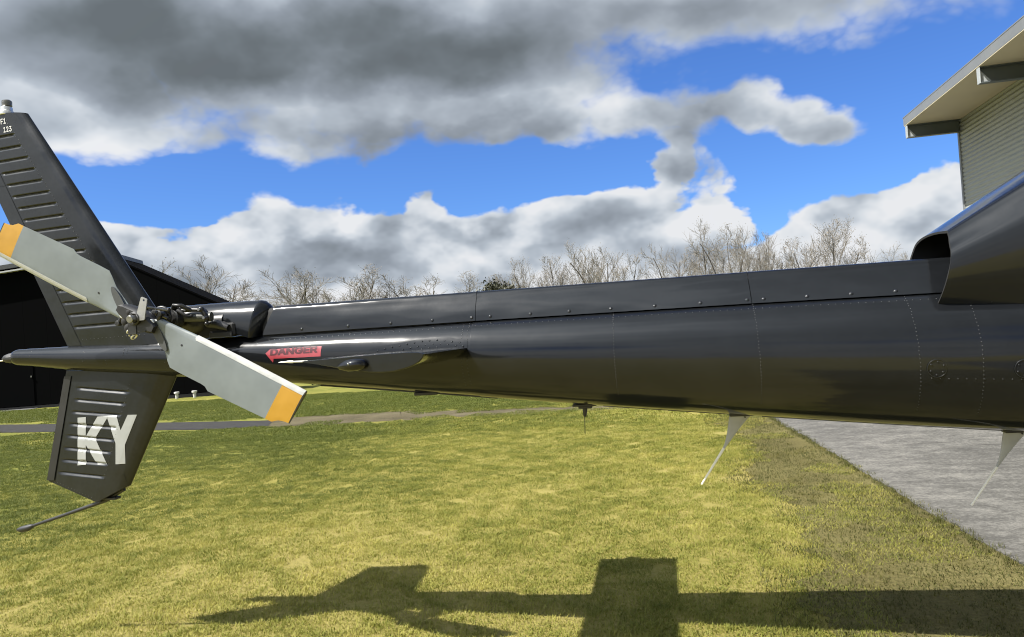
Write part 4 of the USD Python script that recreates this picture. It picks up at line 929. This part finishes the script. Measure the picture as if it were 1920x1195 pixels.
# ---- tail rotor
HUB = np.array([-2.719, -0.39, 1.909]); EX, EZ = np.array([0.848, 0, -0.530]), np.array([0.530, 0, 0.848]); EY = np.array([0, -1.0, 0])
def bl(r_, c_, d_, sgn): return HUB + sgn * (EX * r_ + EZ * c_) + EY * d_
RS = np.array([.062, .085, .115, .16, .21, .25, .28, .34, .42, .48, .505, .53, .60, .75, .878, .95, 1.0])
LE_ = np.interp(RS, [.06, .11, .21, .345, .6, 1.02], [.030, .058, .066, .080, .098, .120])
TE_ = np.interp(RS, [.06, .10, .15, .215, .25, .283, .486, .512, .53, .92, 1.02], [-.012, -.030, -.052, -.085, -.118, -.142, -.127, -.130, -.142, -.104, -.099])
def blade_sec(i, sgn, le=None, te=None):
    r_ = RS[i]; l, t = LE_[i], TE_[i]; w = l - t
    root = smoothstep(r_, 0.10, 0.27); th = 0.020 * (1 - root) + 0.013 * root
    tw = 0.10 * root                                             # a little pitch
    sec = []
    prof_n = [(1.0, 0.0), (0.985, 0.55), (0.94, 0.85), (0.86, 1.0), (0.82, 1.0), (0.60, 0.92), (0.35, 0.66), (0.12, 0.34), (0.0, 0.10)]
    for s_, k in prof_n: sec.append((t + w * s_, th * k))
    for s_, k in prof_n[::-1][:-1]: sec.append((t + w * s_, -th * k * 0.9))
    d0 = -0.012
    return [bl(r_, c_, d_ + d0 + (c_ - 0.0) * -tw, sgn) for c_, d_ in sec]
for sgn, lab in ((1, 'grey rotor blade reaching down over the boom'), (-1, 'grey rotor blade reaching up across the upper fin')):
    secs = [blade_sec(i, sgn) for i in range(len(RS))]
    k_y = 14
    b = P('rotor_blade', loft(secs[:k_y + 1], caps=True), BLADE_GREY, smooth=28, label=lab)
    # the tip: rear corner cut back in a curve
    tip = []
    for r_, cut in ((0.878, 0), (0.915, 0.0), (0.945, 0.022), (0.975, 0.031), (1.0, 0.034)):
        i = len(RS) - 1; l, t = np.interp(r_, RS, LE_), np.interp(r_, RS, TE_) + cut; sec = []
        for s_, k in [(1.0, 0.0), (0.985, 0.55), (0.94, 0.85), (0.86, 1.0), (0.82, 1.0), (0.60, 0.92), (0.35, 0.66), (0.12, 0.34), (0.0, 0.10)]: sec.append((t + (l - t) * s_, 0.013 * k))
        sec = sec + [(c_, -d_ * 0.9) for c_, d_ in sec[::-1][:-1]]
        tip.append([bl(r_, c_, d_ - 0.012 - 0.10 * c_, sgn) for c_, d_ in sec])
    tp = P('blade_tip', loft(tip), YELLOW, smooth=28, parent=b, label='yellow painted blade tip')
    P('tip_cap', loft([[q3 + sgn * EX * 0.0 for q3 in tip[-1]], [q3 + sgn * EX * 0.006 for q3 in tip[-1]]]), DARK, parent=b)
    # leading edge abrasion strip, proud of the blade, running out to the tip
    strip = []
    for r_ in (0.335, 0.345, 0.45, 0.6, 0.75, 0.9, 1.002):
        l, t = np.interp(r_, RS, LE_), np.interp(r_, RS, TE_); w = l - t; g = 0.0018; lim = 0.885 if r_ > 0.336 else 0.93
        sec = [(t + w * s_, 0.013 * k + g * (k > 0)) for s_, k in [(lim, 1.0), (0.94, 0.83), (0.985, 0.52)]] + [(l + g, 0.0)]
        sec = sec + [(c_, -d_) for c_, d_ in sec[::-1][1:]]
        strip.append([bl(r_, c_, d_ - 0.012 - 0.10 * c_, sgn) for c_, d_ in sec])
    P('leading_edge_strip', loft(strip, closed=True), STRIP, smooth=35, parent=b)
    # dark open root end, bolt hole, root bush
    rt = []
    for t_ in np.linspace(0, 2 * np.pi, 24, endpoint=False):
        rt.append((0.135 + 0.090 * math.cos(t_), -0.016 + 0.026 * math.sin(t_) - 0.60 * 0.09 * math.cos(t_)))
    P('root_cap', loft([[bl(a_, b_, 0.002, sgn) for a_, b_ in rt], [bl(a_, b_, 0.0100, sgn) for a_, b_ in rt]]), BLADE_DARK, parent=b)
    p0 = bl(0.285, -0.005, -0.004, sgn); P('bolt_hole', cyl(p0, p0 + EY * 0.0062, 0.0055, 14), PITCH, parent=b)
    p0 = bl(0.085, 0.02, -0.03, sgn); P('root_bush', cyl(p0, p0 + EY * 0.058, 0.021, 18, bev=0.003), ALU, parent=b)
    p0 = bl(0.10, 0.046, 0.0, sgn); P('pitch_horn', join([cyl(p0, p0 + sgn * EZ * 0.035, 0.011, 12), cyl(p0 + sgn * EZ * 0.035 - EY * 0.016, p0 + sgn * EZ * 0.035 + EY * 0.016, 0.014, 14, bev=0.002)]), GREASY, parent=b)
# hub: yoke, laminated bearing, nut, weight lever
hub = P('rotor_hub', join([loft([[bl(r_, c_, d_, 1) for c_, d_ in ((w, 0.022), (w * 0.6, 0.040), (-w * 0.6, 0.040), (-w, 0.022), (-w, -0.022), (-w * 0.6, -0.04), (w * 0.6, -0.04), (w, -0.022))] for r_, w in ((-0.12, 0.022), (-0.10, 0.034), (-0.05, 0.046), (0.0, 0.052), (0.05, 0.046), (0.10, 0.034), (0.12, 0.022))]),
                           cyl(HUB - EY * 0.02, HUB + EY * 0.05, 0.036, 22, bev=0.004)]), DARK, smooth=30)
P('hub_nut', cyl(HUB + np.array([0.012, -0.050, 0.0]), HUB + np.array([0.012, -0.094, -0.004]), 0.019, 22, bev=0.002), STEEL, parent=hub)
P('hub_washer', torus(HUB + np.array([0.012, -0.054, 0]), EY, 0.026, 0.005, 22, 8), GREASY, parent=hub)
q_ = Polygon([(-2.694, 1.905), (-2.655, 1.905), (-2.634, 2.000), (-2.655, 2.010)]).buffer(0.008)
v, f = extrude(q_.difference(Point(-2.645, 2.000).buffer(0.0055)), 0.0, 0.006)
P('weight_lever', (np.c_[v[:, 0], -0.44 - v[:, 2], v[:, 1]], f), plain('lever_grey', (0.26, 0.26, 0.255), 0.4, metal=0.5, var=0.1, scale=30), parent=hub)
for c0, r0 in (((-2.775, -0.40, 1.865), 0.026), ((-2.79, -0.395, 1.90), 0.030), ((-2.755, -0.41, 1.945), 0.024)):
    P('elastomer_bearing', ball(c0, (r0, r0, r0 * 1.15), 2), PITCH, parent=hub, smooth=True)
for k in range(3):
    p0 = np.array([-2.772 + 0.012 * k, -0.405, 1.848 - 0.016 * k]); P('bearing_shim', torus(p0, (0.7, 0, -0.7), 0.016, 0.0042, 16, 6), ALU, parent=hub)
P('hub_plate', join([box((-2.735, -0.43, 1.864), (0.05, 0.008, 0.075), 0.002), box((-2.69, -0.425, 1.858), (0.06, 0.008, 0.045), 0.002)]), GREASY, parent=hub)
# pitch change spider, links and gearbox between rotor and boom
gb = P('tail_gearbox', join([ball((-2.60, -0.09, 1.885), (0.10, 0.10, 0.085), 3), cyl((-2.66, -0.05, 1.89), (-2.70, -0.36, 1.907), 0.040, 22, bev=0.004), cyl((-2.63, -0.20, 1.90), (-2.645, -0.25, 1.902), 0.062, 24, bev=0.006), cyl((-2.62, -0.13, 1.90), (-2.62, -0.15, 1.90), 0.075, 24, bev=0.004), tube([(-2.72, -0.06, 1.885), (-2.5, -0.06, 1.875), (-2.42, -0.06, 1.872)], [0.045, 0.05, 0.055], 20)]), GREASY, smooth=35)
for k in range(8):
    t = 2 * math.pi * k / 8; p0 = np.array([-2.62 + 0.066 * math.cos(t), -0.150, 1.90 + 0.066 * math.sin(t)]); P('gearbox_nut', cyl(p0, p0 + [0, -0.012, 0], 0.0065, 6), STEEL, parent=gb)
P('pitch_spider', join([torus((-2.655, -0.30, 1.915), EY, 0.050, 0.010, 28, 10), torus((-2.655, -0.325, 1.915), EY, 0.044, 0.007, 28, 10), cyl((-2.655, -0.29, 1.915), (-2.66, -0.34, 1.915), 0.040, 22, bev=0.004)]), GREASY, smooth=40)
for a_, b_ in (((-2.60, -0.31, 1.945), (-2.665, -0.40, 1.965)), ((-2.71, -0.31, 1.90), (-2.79, -0.40, 1.86)), ((-2.60, -0.32, 1.90), (-2.61, -0.40, 1.93))):
    l_ = P('pitch_link', tube([a_, b_], [0.0075, 0.0075], 10), STEEL)
    for c_ in (a_, b_): P('rod_end', torus(c_, (1, 0.3, 0), 0.011, 0.0055, 18, 8), GREASY, parent=l_)
P('control_tube', tube([(-2.60, -0.21, 1.905), (-2.50, -0.19, 1.902), (-2.435, -0.18, 1.90)], [0.024, 0.026, 0.026], 18), plain('bronze_green_tube', (0.07, 0.074, 0.058), 0.45, metal=0.0, var=0.2, scale=30))
bel = P('bellcrank', join([tube([(-2.60, -0.23, 1.942), (-2.53, -0.215, 1.944), (-2.475, -0.21, 1.940)], [0.009, 0.011, 0.010], 10), tube([(-2.475, -0.21, 1.945), (-2.455, -0.21, 1.915), (-2.45, -0.205, 1.862)], [0.012, 0.012, 0.009], 10), ball((-2.475, -0.212, 1.942), 0.017, 2), ball((-2.452, -0.207, 1.895), 0.016, 2), ball((-2.45, -0.207, 1.862), 0.013, 2)]), GREASY, smooth=40)
for p0 in ((-2.475, -0.226, 1.942), (-2.452, -0.22, 1.895), (-2.56, -0.225, 1.946)): P('crank_bolt', cyl(p0, np.array(p0) + [0, -0.012, 0], 0.0085, 6), STEEL, parent=bel)
hs = []
for k in range(26):
    t = k / 25; hs.append((-2.62 + 0.10 * t + 0.012 * math.sin(t * 9), -0.255 + 0.02 * math.sin(t * 7), 1.957 - 0.045 * t + 0.012 * math.cos(t * 11)))
P('hose', tube(hs, [0.0085] * 26, 10), PITCH, smooth=True)
P('hose', tube([(-2.63, -0.24, 1.955), (-2.60, -0.27, 1.972), (-2.56, -0.26, 1.968), (-2.53, -0.22, 1.94)], [0.010, 0.011, 0.011, 0.010], 10), GREASY, smooth=True)
P('gearbox_recess', box((-2.47, -0.075, 1.825), (0.26, 0.10, 0.075), 0.01), PITCH)
P('gearbox_mount', join([tube([(-2.50, -0.12, 1.865), (-2.43, -0.135, 1.858), (-2.37, -0.13, 1.835)], [0.022, 0.026, 0.018], 12), box((-2.42, -0.125, 1.80), (0.14, 0.02, 0.03), 0.004)]), DARK)
P('rotor_mount_plate', box((-2.66, -0.10, 1.816), (0.20, 0.05, 0.045), 0.006), FIN_PAINT)

# ---- antennas and fittings under the boom
def under(x): return float(ZB(x))
z0 = under(-0.445); wa = P('whip_antenna', join([box((-0.445, 0, z0 - 0.006), (0.125, 0.06, 0.012), 0.003), box((-0.443, 0, z0 - 0.018), (0.07, 0.035, 0.014), 0.003), tube([(-0.446, 0, z0 - 0.02), (-0.449, 0, z0 - 0.06), (-0.451, 0, z0 - 0.066)], [0.013, 0.009, 0.007], 12)]), DARK)
P('whip', tube([(-0.450, 0, z0 - 0.06), (-0.455, 0, z0 - 0.155)], [0.0022, 0.0016], 6), DARK, parent=wa)
def blade_antenna(x):
    z0 = under(x + 0.04); A_ = P('blade_antenna', box((x + 0.045, 0, z0 + 0.001), (0.118, 0.06, 0.022), 0.004), DARK)
    secs = []
    for t in np.linspace(0, 1, 9):
        w = 0.094 * (1 - t) ** 1.5 + 0.011; xr = x + 0.092 - 0.145 * t ** 0.9; xm = xr - w / 2 * (1.0); zz = z0 - 0.008 - 0.172 * t; th = 0.013 * (1 - t) + 0.0055
        a_ = np.linspace(0, 2 * np.pi, 16, endpoint=False); secs.append(np.c_[xm + w / 2 * np.cos(a_), th / 2 * np.sin(a_), np.full(16, zz)])
    P('mast', loft(secs), ANT_WHITE, parent=A_, smooth=50)
    P('rod', tube([(x - 0.050, 0, z0 - 0.168), (x - 0.17, 0, z0 - 0.345)], [0.0066, 0.0048], 8), ANT_ROD, parent=A_)
    P('base_screw', cyl((x + 0.06, -0.012, z0 - 0.016), (x + 0.06, -0.017, z0 - 0.016), 0.004, 8), SCREW, parent=A_)
    return A_
blade_antenna(0.281); blade_antenna(1.497)
z0 = under(-1.288); P('belly_fitting', box((-1.288, 0, z0 - 0.006), (0.135, 0.07, 0.018), 0.004), DARK)
for x0, x1 in ((-1.9, -0.9), (-0.35, 0.28), (0.42, 1.5)):
    P('belly_rail', loft([[(x, -0.02, under(x) + 0.004), (x, 0.02, under(x) + 0.004), (x, 0.02, under(x) - 0.006), (x, -0.02, under(x) - 0.006)] for x in np.linspace(x0, x1, 10)]), DARK)

# ---- engine cowling: an open-ended shell climbing towards the nose
CX = np.r_[0, 0.02, 0.06, 0.12, 0.2, 0.3, 0.45, 0.65, 0.9, 1.2, 1.6, 2.0, 2.6]
def cowl_sec(d, inset=0.0):
    rise = np.interp(d, [0, .9, 1.3, 1.7, 2.6], [0, .51, .70, .78, .80]); wide = np.interp(d, [0, .6, 1.3, 2.6], [0, .10, .26, .40])
    zb = seam_z(1.17 + d) - 0.05 - np.interp(d, [0, .35, 1.2, 2.6], [0.0, .035, .12, .35])
    zt = 2.022 + rise; hgt = zt - zb; yb = 0.222 + wide * 0.55; yt = 0.205 + wide * 0.75
    near = [(0.0, -yb), (0.10, -yb - 0.030), (0.25, -yb - 0.062 - wide * .2), (0.42, -yb - 0.080 - wide * .35), (0.58, -yb - 0.080 - wide * .40), (0.72, -yb - 0.066 - wide * .36), (0.84, -yt - 0.046 - wide * .22), (0.92, -yt - 0.026 - wide * .1), (0.97, -yt - 0.010), (1.0, -yt)]
    top = [(1.003 + 0.012, -yt * 0.72), (1.03, -yt * 0.3), (1.03, yt * 0.3), (1.005, yt * 0.8), (0.975, yt * 1.02), (0.92, yt * 1.18), (0.84, yt * 1.27)]
    far = [(0.6, yb + 0.075 + wide * .40), (0.3, yb + 0.065 + wide * .2), (0.0, yb)]
    out = []
    for k, y in near + top + far:
        lean = 0.075 * (k if k < 1.0 else 1.0); sy = y - np.sign(y) * inset; z = zb + hgt * k - (inset if k > 0.5 else -inset * 0)
        out.append((1.172 + d + lean * np.interp(d, [0, 1.0], [1, 0.6]), sy, z))
    return np.array(out)
def refine(sec, n=56, sharp=9):
    """smooth the section but keep the crease between side and top"""
    from scipy.interpolate import CubicSpline
    a, b = sec[:sharp + 1], sec[sharp:]; o = []
    for q2, m in ((a, n // 2), (b, n // 2)):
        t = np.r_[0, np.cumsum(np.linalg.norm(np.diff(q2, axis=0), axis=1))]; o.append(CubicSpline(t, q2)(np.linspace(0, t[-1], m)))
    return np.vstack([o[0], o[1][1:]])
outer = [refine(cowl_sec(d)) for d in CX]; inner = [refine(cowl_sec(d, 0.010)) for d in CX]
cw = P('engine_cowling', loft(outer, caps=False, closed=False), BLACK_PAINT, smooth=35)
P('cowling_inner', loft([outer[0]] + inner, caps=False, closed=False), PITCH, smooth=35, parent=cw)
P('cowling_bulkhead', loft([inner[6], inner[7]], caps=True), PITCH, parent=cw)
for x in (1.27, 1.33, 1.40):
    p, n = boom_at(x, 43.5 + (x - 1.27) * 16, 0.006); P('cowl_latch', box(p, (0.05, 0.02, 0.010), 0.003), DARK, parent=cw)

# ---- the rest of the machine, beyond the picture's right edge
def body(x, zc, rz, ry, n=40, e=0.75):
    a = np.arange(n) * 2 * np.pi / n; return np.c_[np.full(n, x), ry * np.sign(np.sin(a)) * np.abs(np.sin(a)) ** e, zc + rz * np.sign(np.cos(a)) * np.abs(np.cos(a)) ** e]
P('cabin', loft([body(x, z, a_, b_) for x, z, a_, b_ in ((2.75, 1.36, 0.42, 0.40), (3.1, 1.33, 0.55, 0.62), (3.6, 1.36, 0.72, 0.80), (4.4, 1.42, 0.86, 0.88), (5.4, 1.42, 0.86, 0.88), (6.1, 1.30, 0.70, 0.80), (6.7, 1.12, 0.42, 0.58), (7.0, 1.02, 0.16, 0.28))]), BLACK_PAINT, smooth=40)
for sgn in (-1, 1):
    P('skid', tube([(3.0, sgn * 1.05, 0.045), (5.9, sgn * 1.05, 0.045), (6.25, sgn * 1.05, 0.10), (6.45, sgn * 1.05, 0.24)], [0.042] * 4, 14), DARK, smooth=40)
for x in (3.5, 5.3):
    P('cross_tube', tube([(x, -1.05, 0.06), (x, -0.95, 0.30), (x, -0.55, 0.62), (x, 0, 0.66), (x, 0.55, 0.62), (x, 0.95, 0.30), (x, 1.05, 0.06)], [0.035] * 7, 14), DARK, smooth=40)
